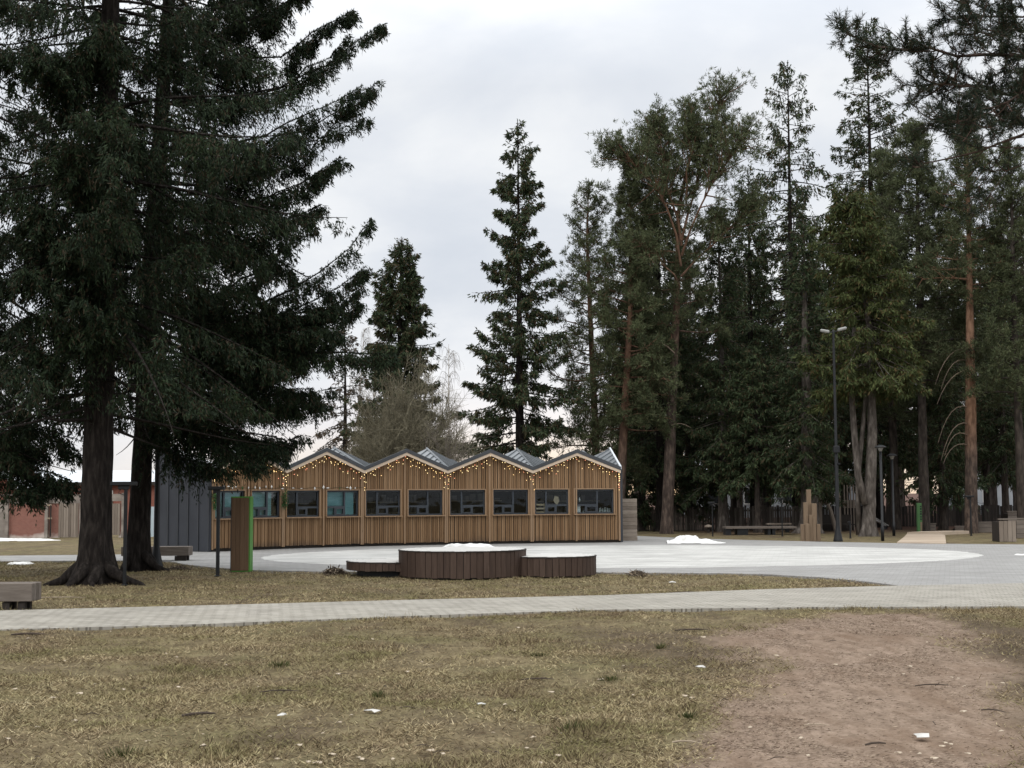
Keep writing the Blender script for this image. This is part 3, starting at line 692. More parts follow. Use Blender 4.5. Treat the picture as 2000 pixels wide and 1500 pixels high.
        if j in (0, 4):
            s = .05 if j == 0 else W - .05
            p0 = o + u * s + n * .085 + up * (top(s) - .1); p1 = p0 - up * (.95 if j == 0 else .62); wr.tube([p0, p1], .004, 3)
            for q in range(9):
                pt = p0 + (p1 - p0) * (q + rnd.random()) / 9 + n * .014
                ob = bpy.data.objects.new('bulb', bm[rnd.choice((0, 1, 2))]); C.objects.link(ob); ob.parent = g; ob.location = tuple(pt - base)
        wr.build('wire', M['wire'], g, base)
    # white ornaments on a line above the windows of the first two gables
    o, u, n = V3[0], U[0], NF[0]; base = V3[1] + NF[1] * .12 + up * 1.9
    g = thing('ornament_garland', base, 'line of white and green paper ornaments strung above the left windows', 'garland')
    ln = MB(); orn = []
    for j, rngs in ((0, (.24, .42, .58, .74, .86, 1.12, 1.36, 1.62, 1.80, 2.05, 2.28, 2.62, 2.72)), (1, (.32, .62, 1.10, 1.42, 1.58, 2.02, 2.30, 2.42, 2.6))):
        o, u, n = V3[j], U[j], NF[j]; W = Ws[j]
        pts = [o + u * (W * k / 16) + n * .09 + up * (1.90 + .02 * math.sin(k * 1.3)) for k in range(17)]
        ln.tube(pts, .006, 4)
        for i, s in enumerate(rngs):
            mb = MB(); c = o + u * s + n * .10 + up * (1.91 + rnd.uniform(-.03, .04)); r = .030 + .028 * rnd.random(); tall = rnd.random() < .55
            sx, sz = (.7, 1.25) if tall else (1.5, .45)
            vs = [c + u * r * sx, c - u * r * sx, c + n * r * .6, c - n * r * .6, c + up * r * sz, c - up * r * sz]
            mb.add(vs, [(0, 2, 4), (2, 1, 4), (1, 3, 4), (3, 0, 4), (2, 0, 5), (1, 2, 5), (3, 1, 5), (0, 3, 5)])
            mb.build('ornament', M['garland_green'] if (i % 6 == 5) else M['paper'], g, base)
    ln.build('line', M['wire'], g, base)
    for k, (j, s, lab) in enumerate(((0, .06, 'green leafy swag hanging at the left corner of the timber front'), (1, .0, 'green leafy swag hanging on the post between first and second gable'))):
        c = V3[j] + U[j] * s + NF[j] * .14 + up * 1.82
        rg = np.random.default_rng(40 + k); m = 260; t = rg.random(m) ** .8
        Pt = c + np.outer(t, (0, 0, -.52)) + rg.normal(size=(m, 3)) * np.stack([.05 * (1 - .4 * t)] * 3, 1)
        sw = quad_obj('leaf_swag', kites(Pt, nrm(rg.normal(size=(m, 3)) + np.array([0, 0, -.8])), rg.uniform(.05, .1, m), rg.uniform(.02, .035, m), rg), M['garland_green'], None, c)
        tag(sw, lab, 'garland')
    # stock behind the right-hand windows
    W = Ws[4]; o, u, n = V3[4], U[4], NF[4]; w0, w1 = wins[4]
    cr = MB(); s0 = w0[0] * W + .04
    base = o + u * (s0 + .17) - n * .2 + up * ZS
    cg = thing('wooden_crate', base, 'pale slatted wooden crate standing behind the left window of the rightmost gable', 'crate')
    for z in (.03, .16, .29): mb = MB(); mb.obox(o + u * s0 - n * .12 + up * (ZS + z), u * .34, n * -.015, up * .06); mb.build('slat', M['pale_wood'], cg, base)
    for q in (0, .32): mb = MB(); mb.obox(o + u * (s0 + q) - n * .137 + up * ZS, u * .022, n * -.2, up * .36); mb.build('side', M['pale_wood'], cg, base)
    mb = MB(); mb.obox(o + u * (w1[0] * W + .05) - n * .10 + up * (ZS + .05), u * .17, n * -.01, up * .22)
    tag(mb.build('paper_notice', M['paper'], None, o + u * (w1[0] * W + .13) + up * ZS), 'white paper notice leaning inside the rightmost window', 'notice')
    for q in range(9):
        c = o + u * (w1[1] * W - .46 + q * .046) - n * (.17 + .05 * (q % 2)) + up * ZS; mb = MB(); k = .9 + .25 * rnd.random()
        mb.lathe(c, [(.018, 0), (.019, .10 * k), (.008, .14 * k), (.007, .19 * k)], 8)
        tag(mb.build('bottle', M['glassware'], None, c, True), 'small pale bottle in the row behind the rightmost window', 'bottle', 'bottles behind the rightmost window')
    for q, s in enumerate((.34, .40, .45)):
        c = o + u * (w1[0] * W + s) - n * .18 + up * ZS; mb = MB(); mb.lathe(c, [(.022, 0), (.03, .07), (.03, .09 + .02 * q), (.02, .10 + .02 * q)], 8)
        tag(mb.build('cup', M['glassware'], None, c, True), 'small pale cup beside the paper notice in the rightmost window', 'cup', 'cups beside the paper notice')
    c = o + u * (w0[0] * W + .78) - n * .16 + up * (ZS + .45); mb = MB()
    mb.add([c + u * -.10, c + u * .10, c + u * .08 + up * .14, c + u * -.06 + up * .17, c + u * .03 - up * .18] + [c + u * 0 - n * .03],
           [(0, 4, 1, 2, 3), (4, 0, 5), (1, 4, 5), (2, 1, 5), (3, 2, 5), (0, 3, 5)])
    tag(mb.build('hanging_decoration', M['pale_wood'], None, c), 'brown pointed decoration hanging inside the left window of the rightmost gable', 'decoration')
    c = o + u * (w1[0] * W + .2) - n * .14 + up * (ZS + .48); mb = MB(); mb.lathe(c, [(.004, -.08), (.024, -.02), (.022, .03), (.003, .10)], 8)
    tag(mb.build('hanging_ornament', M['paper'], None, c, True), 'white teardrop ornament hanging behind the glass of the rightmost window', 'ornament')
    return V3, U, NF
BV, BU, BN = building()

# ------------------------------------------------------------------ furniture and small things
def stage():
    parts = [((-1.055, 29.85), 1.33, .555, .0), ((-2.52, 30.45), 1.02, .30, .10), ((.80, 29.98), .945, .41, .0)]
    org = np.array([-1.0, 29.9, 0]); rnd = random.Random(5)
    root = thing('round_stage', org, 'dark brown stage of three joined round drums on the grass before the plaza', 'stage')
    for (cx, cy), r, h, gap in parts:
        n = round(2 * math.pi * r / .135); cl = MB()
        for k in range(n):
            q0, q1 = 2 * math.pi * (k + .04) / n, 2 * math.pi * (k + .96) / n; dr = rnd.uniform(-.006, .008); z0 = gap + .015 + rnd.random() * .02
            c = [np.array([math.cos(q), math.sin(q), 0]) for q in (q0, q1)]; o = np.array([cx, cy, 0])
            cl.hexa([o + c[0] * (r + dr) + (0, 0, z0), o + c[1] * (r + dr) + (0, 0, z0), o + c[1] * (r - .03) + (0, 0, z0), o + c[0] * (r - .03) + (0, 0, z0)],
                    [o + c[0] * (r + dr) + (0, 0, h - .012), o + c[1] * (r + dr) + (0, 0, h - .012), o + c[1] * (r - .03) + (0, 0, h - .012), o + c[0] * (r - .03) + (0, 0, h - .012)])
        body = cl.build('platform', M['wood_stage'], root, org)
        co = MB(); co.lathe((cx, cy, 0), [(r - .12 - gap, .0), (r - .12 - gap, gap + .02), (r - .035, gap + .02), (r - .035, h - .03)], 40); co.build('core', M['black'], body, org)
        rm = MB(); rm.lathe((cx, cy, 0), [(r - .02, h - .014), (r + .012, h - .013), (r + .012, h + .004), (r - .02, h + .005)], 56); rm.build('rim', M['wood_dark'], body, org)
        dk = MB(); w = .14; y = -r + .03
        while y < r - .03:
            y1 = min(y + w - .008, r - .03); x0 = math.sqrt(max(0, (r - .025) ** 2 - max(abs(y), abs(y1)) ** 2))
            if x0 > .05: dk.obox((cx - x0, cy + y, h - .005), (2 * x0, 0, 0), (0, y1 - y, 0), (0, 0, .014))
            y += w
        dk.build('deck', M['wood_deck'], body, org)
stage()

def bench(px, pyb, right_px, length, zt, beam, depth, legs, label):
    p = G(px, pyb); Y = p[1]; xr = (right_px - 1000) / F * Y; c = np.array([xr - length / 2, Y + depth / 2, 0])
    r = thing('timber_bench', c, label, 'bench', 'solid timber benches'); s = MB(); nb = 4
    for k in range(nb):
        w = depth / nb; s.box((c[0], Y + w * (k + .5), zt - beam), (length, w - .012, beam), 0, .008)
    s.build('seat', M['wood_bench'], r, c)
    for lx, w in legs:
        for k in (0, 1):
            l = MB(); l.box((xr - lx, Y + (.1 if k == 0 else depth - .12), -.03), (w, .1, zt - beam + .02)); l.build('leg', M['wood_dark'], r, c)
bench(30, 1193, 67, 2.1, .405, .27, .45, ((.17, .11), (.40, .11), (1.7, .11), (1.93, .11)), 'weathered timber bench cut by the left edge of the photo beside the path')
bench(320, 1097, 370, 1.75, .385, .235, .5, ((.22, .30), (1.45, .30)), 'weathered timber bench on the plaza beside the slate end wall')

def tee_lamp(px, pyb, ztop, head, rz, label, r=.04):
    p = G(px, pyb); t = thing('garden_lamp', p, label, 'lamp', 'T-shaped garden lamps')
    m = MB(); m.tube([p - (0, 0, .05), p + (0, 0, ztop - .06)], r, 10); m.lathe(p, [(r * 2, 0), (r * 2, .012), (r * 1.1, .02)], 10); m.build('post', M['black'], t, p)
    h = MB(); h.box(p + (-.04 * math.cos(rz), 0, ztop - .075), (head, .16, .075), rz, .01); h.build('head', M['black'], t, p)
    k = MB(); k.box(p + (-.04, 0, ztop - .15), (head * .42, .07, .08), rz, .01); k.tube([p + (-.10, 0, ztop - .14), p + (-.14, -.02, ztop - .22), p + (-.03, 0, ztop - .26)], .007, 5); k.build('bracket', M['black'], t, p)
tee_lamp(425, 1125, 1.90, .34, 0, 'black T-shaped garden lamp standing just left of the wood and green pillar')
tee_lamp(243, 1143, 1.98, .50, .1, 'black T-shaped garden lamp standing between the two big spruce trunks', .035)
tee_lamp(1897, 1046, 1.55, .34, .1, 'slim black T-shaped lamp in front of the tall orange pine trunk', .03)
tee_lamp(1392, 1047, 1.35, .26, 0, 'slim black lamp post behind the right snow pile', .025)
tee_lamp(1528, 1047, 1.50, .28, 0, 'slim black lamp post beside the low dark platform', .025)
tee_lamp(1661, 1051, .62, .10, 0, 'short dark post between the tall lamp and the three-stemmed spruce', .03)

def tall_lamp(px, pyb, H, label):
    p = G(px, pyb); t = thing('street_lamp', p, label, 'street lamp', 'tall black street lamps')
    m = MB(); m.lathe(p, [(.17, -.03), (.17, .03), (.15, .10), (.085, .42), (.070, .55), (.060, 3.0), (.050, 3.05), (.042, H - .1), (.038, H)], 14); m.build('pole', M['black'], t, p, True)
    b = MB(); b.box(p + (-.01, -.09, H * .415), (.2, .18, .24), 0, .015); b.box(p + (.07, -.06, H * .36), (.10, .08, .05)); b.build('junction_box', M['black'], t, p)
    a = MB(); a.tube([p + (-.2, 0, H - .12), p + (.2, 0, H - .04)], .018, 6); a.build('crossarm', M['black'], t, p)
    for s, tl in ((-1, -.04), (1, .06)):
        h = MB(); x0, x1 = (s * .15, s * .46); z = H - .07 + (tl if s > 0 else 0)
        pts = [p + (x0, -.02, z), p + (x0 + s * .03, -.02, z), p + (x1 - s * .03, -.03, z + abs(tl)), p + (x1, -.03, z + abs(tl))]
        h.tube(pts, [.038, .056, .056, .038], 12); h.build('lamp_head', M['lamp_grey'], t, p)
tall_lamp(1637, 1057, 7.42, 'tall black street lamp with two grey floodlight heads at the right of the plaza')
tall_lamp(305, 1108, 7.4, 'tall black street lamp behind the spruce trunks next to the slate end wall')
def park_lamp(px, pyb, H, label):
    p = G(px, pyb); t = thing('park_lamp', p, label, 'lamp', 'round-headed park lamps')
    m = MB(); m.lathe(p, [(.06, -.03), (.06, .5), (.045, .52), (.045, H - .25)], 12); m.build('pole', M['black'], t, p, True)
    h = MB(); h.lathe(p + (0, 0, H - .27), [(.045, 0), (.09, .10), (.12, .14)], 14); h.build('diffuser', M['lamp_grey'], t, p, True)
    c = MB(); c.lathe(p + (0, 0, H - .14), [(.20, 0), (.21, .02), (.16, .06), (.04, .10)], 16); c.build('lamp_hood', M['black'], t, p, True)
park_lamp(1724, 1056, 3.40, 'dark park lamp with a round hood right of the three-stemmed spruce')
park_lamp(1746, 1046, 3.25, 'dark park lamp with a round hood farther back beside the boardwalk')

def pillar():
    p = G(469, 1117); p = p + (0, .18, 0); t = thing('info_pillar', p, 'upright brown wood pillar with a bright green side standing at the plaza edge', 'pillar'); H = 1.68
    b = MB(); b.box(p, (.43, .36, H), 0, .006); b.build('body', M['green'], t, p)
    f = MB()
    for k in range(4): f.obox(p + (-.200 + k * .0975, -.20, .03), (.094, 0, 0), (0, .022, 0), (0, 0, H - .06))
    f.build('wood_panel', M['wood_pillar'], t, p)
    e = MB(); e.obox(p + (-.218, -.20, .02), (.016, 0, 0), (0, .026, 0), (0, 0, H - .04)); e.build('edge_strip', M['black'], t, p)
pillar()

def snow(name, c, sx, sy, h, seed, label, shape=None, mat='snow', cat='snow pile', amp=.55, group=None, nn=40):
    c = np.asarray(c, float); n = nn; m = MB(); g = np.linspace(-1, 1, n); X, Y = np.meshgrid(g, g)
    r = np.hypot(X, Y) + (fbm(X * 1.8 + seed, Y * 1.8, seed, 3) - .5) * .7
    Hh = sstep(1.0, .45, r) * (1 - amp + amp * 1.6 * fbm(X * 2.6, Y * 2.6, seed + 3, 4)) * (1 if shape is None else shape(X, Y)) + (fbm(X * 9, Y * 9, seed + 8, 4) - .5) * .34 * sstep(1.0, .7, r)
    Z = np.where(r > 1.0, -.05, Hh * h)
    v = np.stack([c[0] + X * sx, c[1] + Y * sy, c[2] + Z], -1).reshape(-1, 3); i = np.arange(n * n).reshape(n, n)
    q = np.stack([i[:-1, :-1], i[:-1, 1:], i[1:, 1:], i[1:, :-1]], -1).reshape(-1, 4)
    m.add(v, [tuple(t) for t in q]); o = m.build(name, M[mat], None, c, True); return tag(o, label, cat, group)
snow('snow_pile', P(908, 1071, 43.2) * (1, 1, 0) + (0, 0, .03), 1.15, .45, .17, 9, 'low heap of white snow on the plaza seen just over the tallest stage drum')
snow('snow_pile', P(1360, 1061, 48.2) * (1, 1, 0) + (0, 0, .03), 1.0, .6, .22, 12, 'heap of white snow at the right of the plaza with a taller left half', lambda X, Y: np.where(X < .05, 1.0, .55) - .25 * sstep(.2, .9, X) + .2 * sstep(.1, -.4, X))
snow('snow_patch', G(30, 1055), 1.9, .8, .07, 21, 'long flat patch of snow in front of the old brick wall at far left', None, 'snow', 'snow patch')
snow('snow_patch', G(38, 1101), .32, .35, .045, 33, 'small snow patch on the grass in front of the far left path', None, 'snow', 'snow patch')
snow('snow_patch', G(1998, 1085), .3, .25, .04, 37, 'small white snow patch on the plaza at the right edge of the photo', None, 'snow', 'snow patch')

def heap(c, sx, sy, h, seed, label):
    rg = np.random.default_rng(seed); n = 900; q = rg.uniform(0, 6.283, n); r = np.sqrt(rg.random(n)) * (.75 + .3 * np.sin(3 * q + seed)); x = r * np.cos(q); y = r * np.sin(q)
    z = h * np.clip(1 - r ** 2, 0, 1) * rg.uniform(.1, 1.0, n) * (.6 + .6 * fbm(x * 2.5 + seed, y * 2.5, seed)); Pt = np.asarray(c) + np.stack([x * sx, y * sy, z + .005], 1)
    D = nrm(rg.normal(size=(n, 3)) * (1, 1, .45)); o = quad_obj('debris_heap', kites(Pt, D, rg.uniform(.04, .12, n), rg.uniform(.010, .03, n), rg), M['heap'], None, c); tag(o, label, 'heap')
heap(G(652, 1122), .30, .26, .16, 51, 'small brown heap of soil and dead grass at the left foot of the stage')
heap(G(1245, 1126), .22, .2, .11, 57, 'small pile of dead leaves and debris right of the stage')
heap(G(350, 1112), .28, .22, .06, 59, 'flat brown leaf heap between the tall lamp and the garden lamp')
def crate_wall():
    p = G(1228, 1057); c = np.array([p[0] + .02, p[1] + .6, 0]); t = thing('bin_enclosure', c, 'pale weathered plank enclosure at the right end of the kiosk building', 'enclosure')
    w = .56; H = 1.50; m = MB(); rnd = random.Random(2)
    for k in range(11):
        z = .02 + k * H / 11; m.obox(c + (-w / 2 + rnd.uniform(-.004, .004), -.58, z), (w + .01, 0, 0), (0, .028, 0), (0, 0, H / 11 - .008))
        for s in (-1, 1): m.obox(c + (s * w / 2 - (.028 if s > 0 else 0) , -.55, z), (.028, 0, 0), (0, 1.1, 0), (0, 0, H / 11 - .008))
    m.build('plank_wall', M['wood_grey'], t, c)
    d = MB(); d.box(c + (0, -.02, .0), (w - .07, 1.08, H - .05)); d.build('bin_box', M['wood_dark'], t, c)
crate_wall()

def timber_sculpture():
    p = G(1583, 1056); t = thing('timber_sculpture', p, 'stepped cluster of upright square timber beams on the lawn left of the tall lamp', 'sculpture')
    s = p[1] / F
    for dx, w, h, dy in ((1, 8, 99, .25), (-7, 8, 74, .12), (9, 10, 72, .14), (-15, 7, 32, .0), (-7, 8, 33, -.06), (1.5, 7, 50, .02), (16, 7, 32, .02), (8, 6, 46, -.02)):
        m = MB(); m.box(p + (dx * s, dy, -.03), (w * s, w * s, h * s + .03), 0, .008); m.build('beam', M['wood_beam'], t, p)
timber_sculpture()

def low_platform():
    p = G(1487, 1044.5); s = p[1] / F; t = thing('low_platform', p, 'long low dark timber platform under the spruces left of the timber sculpture', 'platform')
    m = MB(); m.obox(p + (-69 * s, 0, 12 * s), (138 * s, 0, 0), (0, .9, 0), (0, 0, 4 * s)); m.build('top', M['wood_bench'], t, p)
    for a, b in ((-68, -58), (-46, -25), (13, 19), (22, 28)):
        m = MB(); m.obox(p + (a * s, .06, -.02), ((b - a) * s, 0, 0), (0, .78, 0), (0, 0, 12 * s + .02)); m.build('leg', M['black'], t, p)
    p2 = G(1528, 1040); s = p2[1] / F; t = thing('timber_bench', p2, 'dark bench with a pale seat end standing behind the low dark platform', 'bench')
    m = MB(); m.obox(p2 + (-26 * s, .4, 15 * s), (48 * s, 0, 0), (0, .4, 0), (0, 0, 2.5 * s)); m.build('seat', M['wood_grey'], t, p2)
    for a in (-22, 12): m = MB(); m.obox(p2 + (a * s, .45, -.02), (6 * s, 0, 0), (0, .3, 0), (0, 0, 15 * s + .02)); m.build('leg', M['black'], t, p2)
    p3 = G(1384, 1040); s = p3[1] / F; t = thing('stump_table', p3, 'small mushroom-shaped stump table by the picket fence behind the slim lamp post', 'table')
    m = MB(); m.tube([p3, p3 + (0, 0, .22)], .06, 8); m.build('stem', M['wood_dark'], t, p3)
    m = MB(); m.lathe(p3 + (0, 0, .22), [(.16, 0), (.17, .04), (.12, .10), (.04, .12)], 12); m.build('cap', M['wood_grey'], t, p3, True)
low_platform()

def swing():
    p = G(1497, 1034); s = p[1] / F; t = thing('post_frame', p, 'dark timber post with a pale crossbar under the spruces behind the low platform', 'play frame')
    m = MB(); m.tube([p, p + (-2 * s, 0, 86 * s)], .09, 8); m.build('post', M['wood_dark'], t, p)
    m = MB(); m.tube([p + (-14 * s, 0, 83 * s), p + (28 * s, 0, 84 * s)], .035, 6); m.build('crossbar', M['stick_pale'], t, p)
swing()
def climbing():
    p = G(1630, 1038); s = p[1] / F; t = thing('climbing_frame', p, 'dark timber climbing frame with a leaning log behind the tall street lamp', 'play frame')
    for dx, w, h in ((-26, 6, 82), (12, 4, 78)):
        m = MB(); m.box(p + (dx * s, .1, -.02), (w * s, w * s, h * s)); m.build('post', M['wood_grey_v'], t, p)
    m = MB(); m.tube([p + (-23 * s, -.1, 74 * s), p + (-8 * s, -.15, 40 * s), p + (1 * s, -.2, 0)], [.07, .085, .09], 7); m.build('leaning_log', M['wood_grey_v'], t, p)
    m = MB(); m.obox(p + (-30 * s, .2, 12 * s), (72 * s, 0, 0), (0, .5, 0), (0, 0, 2.2 * s)); m.build('deck_board', M['wood_dark'], t, p)
    m = MB(); m.obox(p + (-20 * s, .9, 0), (62 * s, 0, 0), (0, .1, 0), (0, 0, 32 * s)); m.build('back_panel', M['wood_dark'], t, p)
    p = G(1670, 1037); s = p[1] / F; t = thing('play_hut', p, 'narrow dark timber play hut with an open slatted top beside the three-stemmed spruce', 'play hut')
    for dx in (-10, -4, 2, 8): m = MB(); m.box(p + (dx * s, .9, 0), (2 * s, .08, 72 * s + .2 * (dx % 3))); m.build('post', M['wood_grey_v'], t, p)
    m = MB(); m.obox(p + (-12 * s, .95, 44 * s), (24 * s, 0, 0), (0, .05, 0), (0, 0, 16 * s)); m.build('slatted_wall', M['wood_grey_v'], t, p)
    m = MB(); m.obox(p + (-12 * s, 1.0, 0), (22 * s, 0, 0), (0, .06, 0), (0, 0, 30 * s)); m.build('door', M['wood_dark'], t, p)
    p = G(1738, 1034); s = p[1] / F; t = thing('slide', p, 'small steel slide coming down behind the three-stemmed spruce', 'slide')
    for k in (0, 1):
        m = MB(); m.tube([p + (-34 * s, .2 + .5 * k, 27 * s), p + (-4 * s, .2 + .5 * k, 9 * s), p + (0, .2 + .5 * k, 7 * s)], .03, 6); m.build('rail', M['slide_metal'], t, p)
    m = MB(); m.hexa([p + (-34 * s, .22, 23 * s), p + (-4 * s, .22, 6 * s), p + (-4 * s, .68, 6 * s), p + (-34 * s, .68, 23 * s)],
                     [p + (-34 * s, .22, 24 * s), p + (-4 * s, .22, 7 * s), p + (-4 * s, .68, 7 * s), p + (-34 * s, .68, 24 * s)]); m.build('chute', M['slide_metal'], t, p)
    for dx, h in ((-3, 6), (-33, 23)): m = MB(); m.box(p + (dx * s, .45, 0), (.05, .4, h * s)); m.build('support', M['black'], t, p)
climbing()
def green_board():
    p = G(1796, 1040); s = p[1] / F; t = thing('info_board', p, 'narrow upright green board with dark marks standing behind the boardwalk', 'sign')
    m = MB(); m.box(p, (9 * s, .16, 57 * s), 0, .01); m.build('panel', M['green_dull'], t, p)
    m = MB(); m.obox(p + (1.0 * s, -.085, 1 * s), (3.2 * s, 0, 0), (0, .006, 0), (0, 0, 19 * s)); m.build('lower_panel', M['wood_beam'], t, p)
    m = MB()
    for k, h in enumerate((3.2, 2.4, 3.6, 2.6, 3.4, 2.6)):
        m.obox(p + (.9 * s, -.087, (24 + k * 5.0) * s), (2.9 * s, 0, 0), (0, .006, 0), (0, 0, h * s))
    m.build('marking', M['black'], t, p)
green_board()
def planter(px0, px1, pyb, top, name, label, mat='wood_grey_v', cat='planter', vertical=True, depth=.8):
    p = G((px0 + px1) / 2, pyb); s = p[1] / F; w = (px1 - px0) * s; h = (pyb - top) * s; c = p + (0, depth / 2, 0)
    t = thing(name, c, label, cat); m = MB(); rnd = random.Random(int(px0))
    if vertical:
        n = max(3, int(w / .13))
        for k in range(n): m.obox(p + (-w / 2 + k * w / n, 0, 0), (w / n - .012, 0, 0), (0, .04, 0), (0, 0, h - .05 - rnd.random() * .05))
    else:
        n = max(2, int(h / .16))
        for k in range(n): m.obox(p + (-w / 2, 0, k * (h - .05) / n), (w, 0, 0), (0, .04, 0), (0, 0, (h - .05) / n - .012))
    m.build('front_panel', M[mat], t, c)
    m = MB(); m.obox(p + (-w / 2 + .01, .045, 0), (w - .02, 0, 0), (0, depth - .05, 0), (0, 0, h - .12)); m.build('box', M['wood_dark'], t, c)
    m = MB(); m.obox(p + (-w / 2 - .02, -.02, h - .05), (w + .04, 0, 0), (0, .12, 0), (0, 0, .05)); m.build('top_rail', M['wood_bench'], t, c)
planter(1953, 1986, 1058, 1013, 'slatted_planter', 'weathered slatted timber planter on the lawn at the right edge behind the plaza')
planter(1987, 2060, 1051, 1012, 'timber_box', 'timber box with wide pale boards behind the slatted planter at the right edge', 'wood_bench', 'planter', False)
planter(1866, 1892, 1037, 1027, 'low_timber_wall', 'low brown timber edging left of the orange pine trunk', 'wood_bench', 'edging', False, .4)
planter(1910, 1955, 1040, 1019, 'low_timber_wall', 'low dark timber edging right of the orange pine trunk', 'wood_bench', 'edging', False, .4)
planter(1970, 2060, 1036, 998, 'timber_box', 'tall brown timber box at the right edge farther back under the pines', 'wood_bench', 'planter', False)
planter(1802, 1828, 1036, 1022, 'timber_bench', 'low dark bench between the green board and a forest trunk', 'wood_bench', 'bench', False, .4)

def picket():
    a, b = G(1215, 1037.0), G(1590, 1034.5); t = thing('picket_fence', (a + b) / 2, 'dark weathered picket fence under the trees right of the kiosk building', 'fence'); o = (a + b) / 2
    d = b - a; ln = np.linalg.norm(d); u = d / ln; n = np.array([-u[1], u[0], 0]); m = MB(); rnd = random.Random(8); k = 0
    for sct in range(int(ln / .115)):
        h = 1.08 + rnd.uniform(-.07, .05); q = a + u * sct * .115; m.obox(q, u * (.085 + rnd.random() * .02), n * .022, (0, 0, h))
    m.build('pickets', M['picket'], t, o)
    for z in (.25, .85): m = MB(); m.obox(a + n * .025 + (0, 0, z), d, n * .05, (0, 0, .09)); m.build('rail', M['picket'], t, o)
    for k in range(int(ln / 2.4) + 1): m = MB(); m.box(a + u * k * 2.4 + n * .13, (.1, .1, 1.12)); m.build('post', M['picket'], t, o)
    a2, b2 = G(1600, 1029.5), G(2100, 1026); o2 = (a2 + b2) / 2; t2 = thing('board_fence', o2, 'very dark board fence deep in the wood behind the play frames', 'fence')
    d = b2 - a2; ln = np.linalg.norm(d); u = d / ln; n = np.array([-u[1], u[0], 0]); m = MB()
    for sct in range(int(ln / .16)):
        m.obox(a2 + u * sct * .16, u * .14, n * .025, (0, 0, 1.0 + rnd.uniform(-.05, .05)))
    m.build('boards', M['wood_dark'], t2, o2)
    for k in range(int(ln / 2.6) + 1): m = MB(); m.box(a2 + u * k * 2.6 + n * .1, (.1, .1, 1.02)); m.build('post', M['wood_dark'], t2, o2)
picket()

def old_wall():
    Y = 59.0; s = Y / F
    def X(px): return (px - 1000) * s
    x0, x1 = X(-160), X(262); o = np.array([(x0 + x1) / 2, Y, 0])
    t = thing('old_wall', o, 'patched boundary wall of old brick, concrete and boards across the far left lawn', 'wall')
    zt = 1.80
    def panel(nm, a, b, z0, z1, mat, y=0.0, d=.12):
        m = MB(); m.obox((X(a), Y + y, z0), (X(b) - X(a), 0, 0), (0, d, 0), (0, 0, z1 - z0)); return m.build(nm, M[mat], t, (X(a), Y, 0) if False else o)
    panel('concrete_panel', -160, -6, 0, zt, 'concrete'); panel('concrete_panel', -6, 14, 0, 1.5, 'concrete', .02)
    panel('brick_panel', 21, 91, 0, 1.42, 'brick_old', .05); panel('concrete_lintel', 21, 91, 1.42, zt - .08, 'concrete', .03)
    panel('brick_panel', 97, 117, 0, 1.42, 'brick_old', .08); panel('concrete_lintel', 97, 156, 1.42, zt, 'concrete', .03)
    m = MB()
    for k in range(8): m.obox((X(117) + k * (X(156) - X(117)) / 8, Y - .02, .02), ((X(156) - X(117)) / 8 - .012, 0, 0), (0, .04, 0), (0, 0, 1.4))
    m.build('board_panel', M['wood_grey_v'], t, o)
    panel('concrete_panel', 156, 220, 0, zt, 'concrete', .02); panel('concrete_lintel', 220, 241, 1.50, zt, 'concrete', .03)
    m = MB()
    for k in range(3): m.obox((X(221) + k * .11, Y + .0, .1), (.10, 0, 0), (0, .04, 0), (0, 0, 1.3))
    m.build('gate', M['wood_grey_v'], t, o); panel('brick_panel', 234, 241, 0, 1.48, 'brick_old', .04)
    for px in (17, 94, 243): m = MB(); m.box((X(px), Y - .03, 0), (.13, .16, zt + .04)); m.build('post', M['concrete'], t, o)
    panel('coping', -160, 92, zt - .08, zt + .0, 'concrete', -.03, .2)
    for px, z in ((100, 1.32), (101, .78)): m = MB(); m.box((X(px), Y - .12, z), (.2, .05, .06)); m.build('step', M['stick_pale'], t, o)
    m = MB(); m.tube([(X(103), Y - .12, .05), (X(103), Y - .12, 1.35)], .035, 6); m.build('rung_pole', M['wood_dark'], t, o)
    # pale sheet fence next to it
    o2 = np.array([X(292), 58.0, 0]); t2 = thing('sheet_fence', o2, 'pale blue corrugated sheet fence left of the slate end wall', 'fence'); m = MB(); a = X(268)
    k = 0
    while a < X(330): m.obox((a, 58.0 + (.02 if k % 2 else 0), .05), (.075, 0, 0), (0, .015, 0), (0, 0, 1.22)); a += .075; k += 1
    m.build('sheet', M['blue_sheet'], t2, o2)
    for px in (268, 300, 328): m = MB(); m.box((X(px), 58.1, 0), (.06, .06, 1.25)); m.build('post', M['black'], t2, o2)
old_wall()

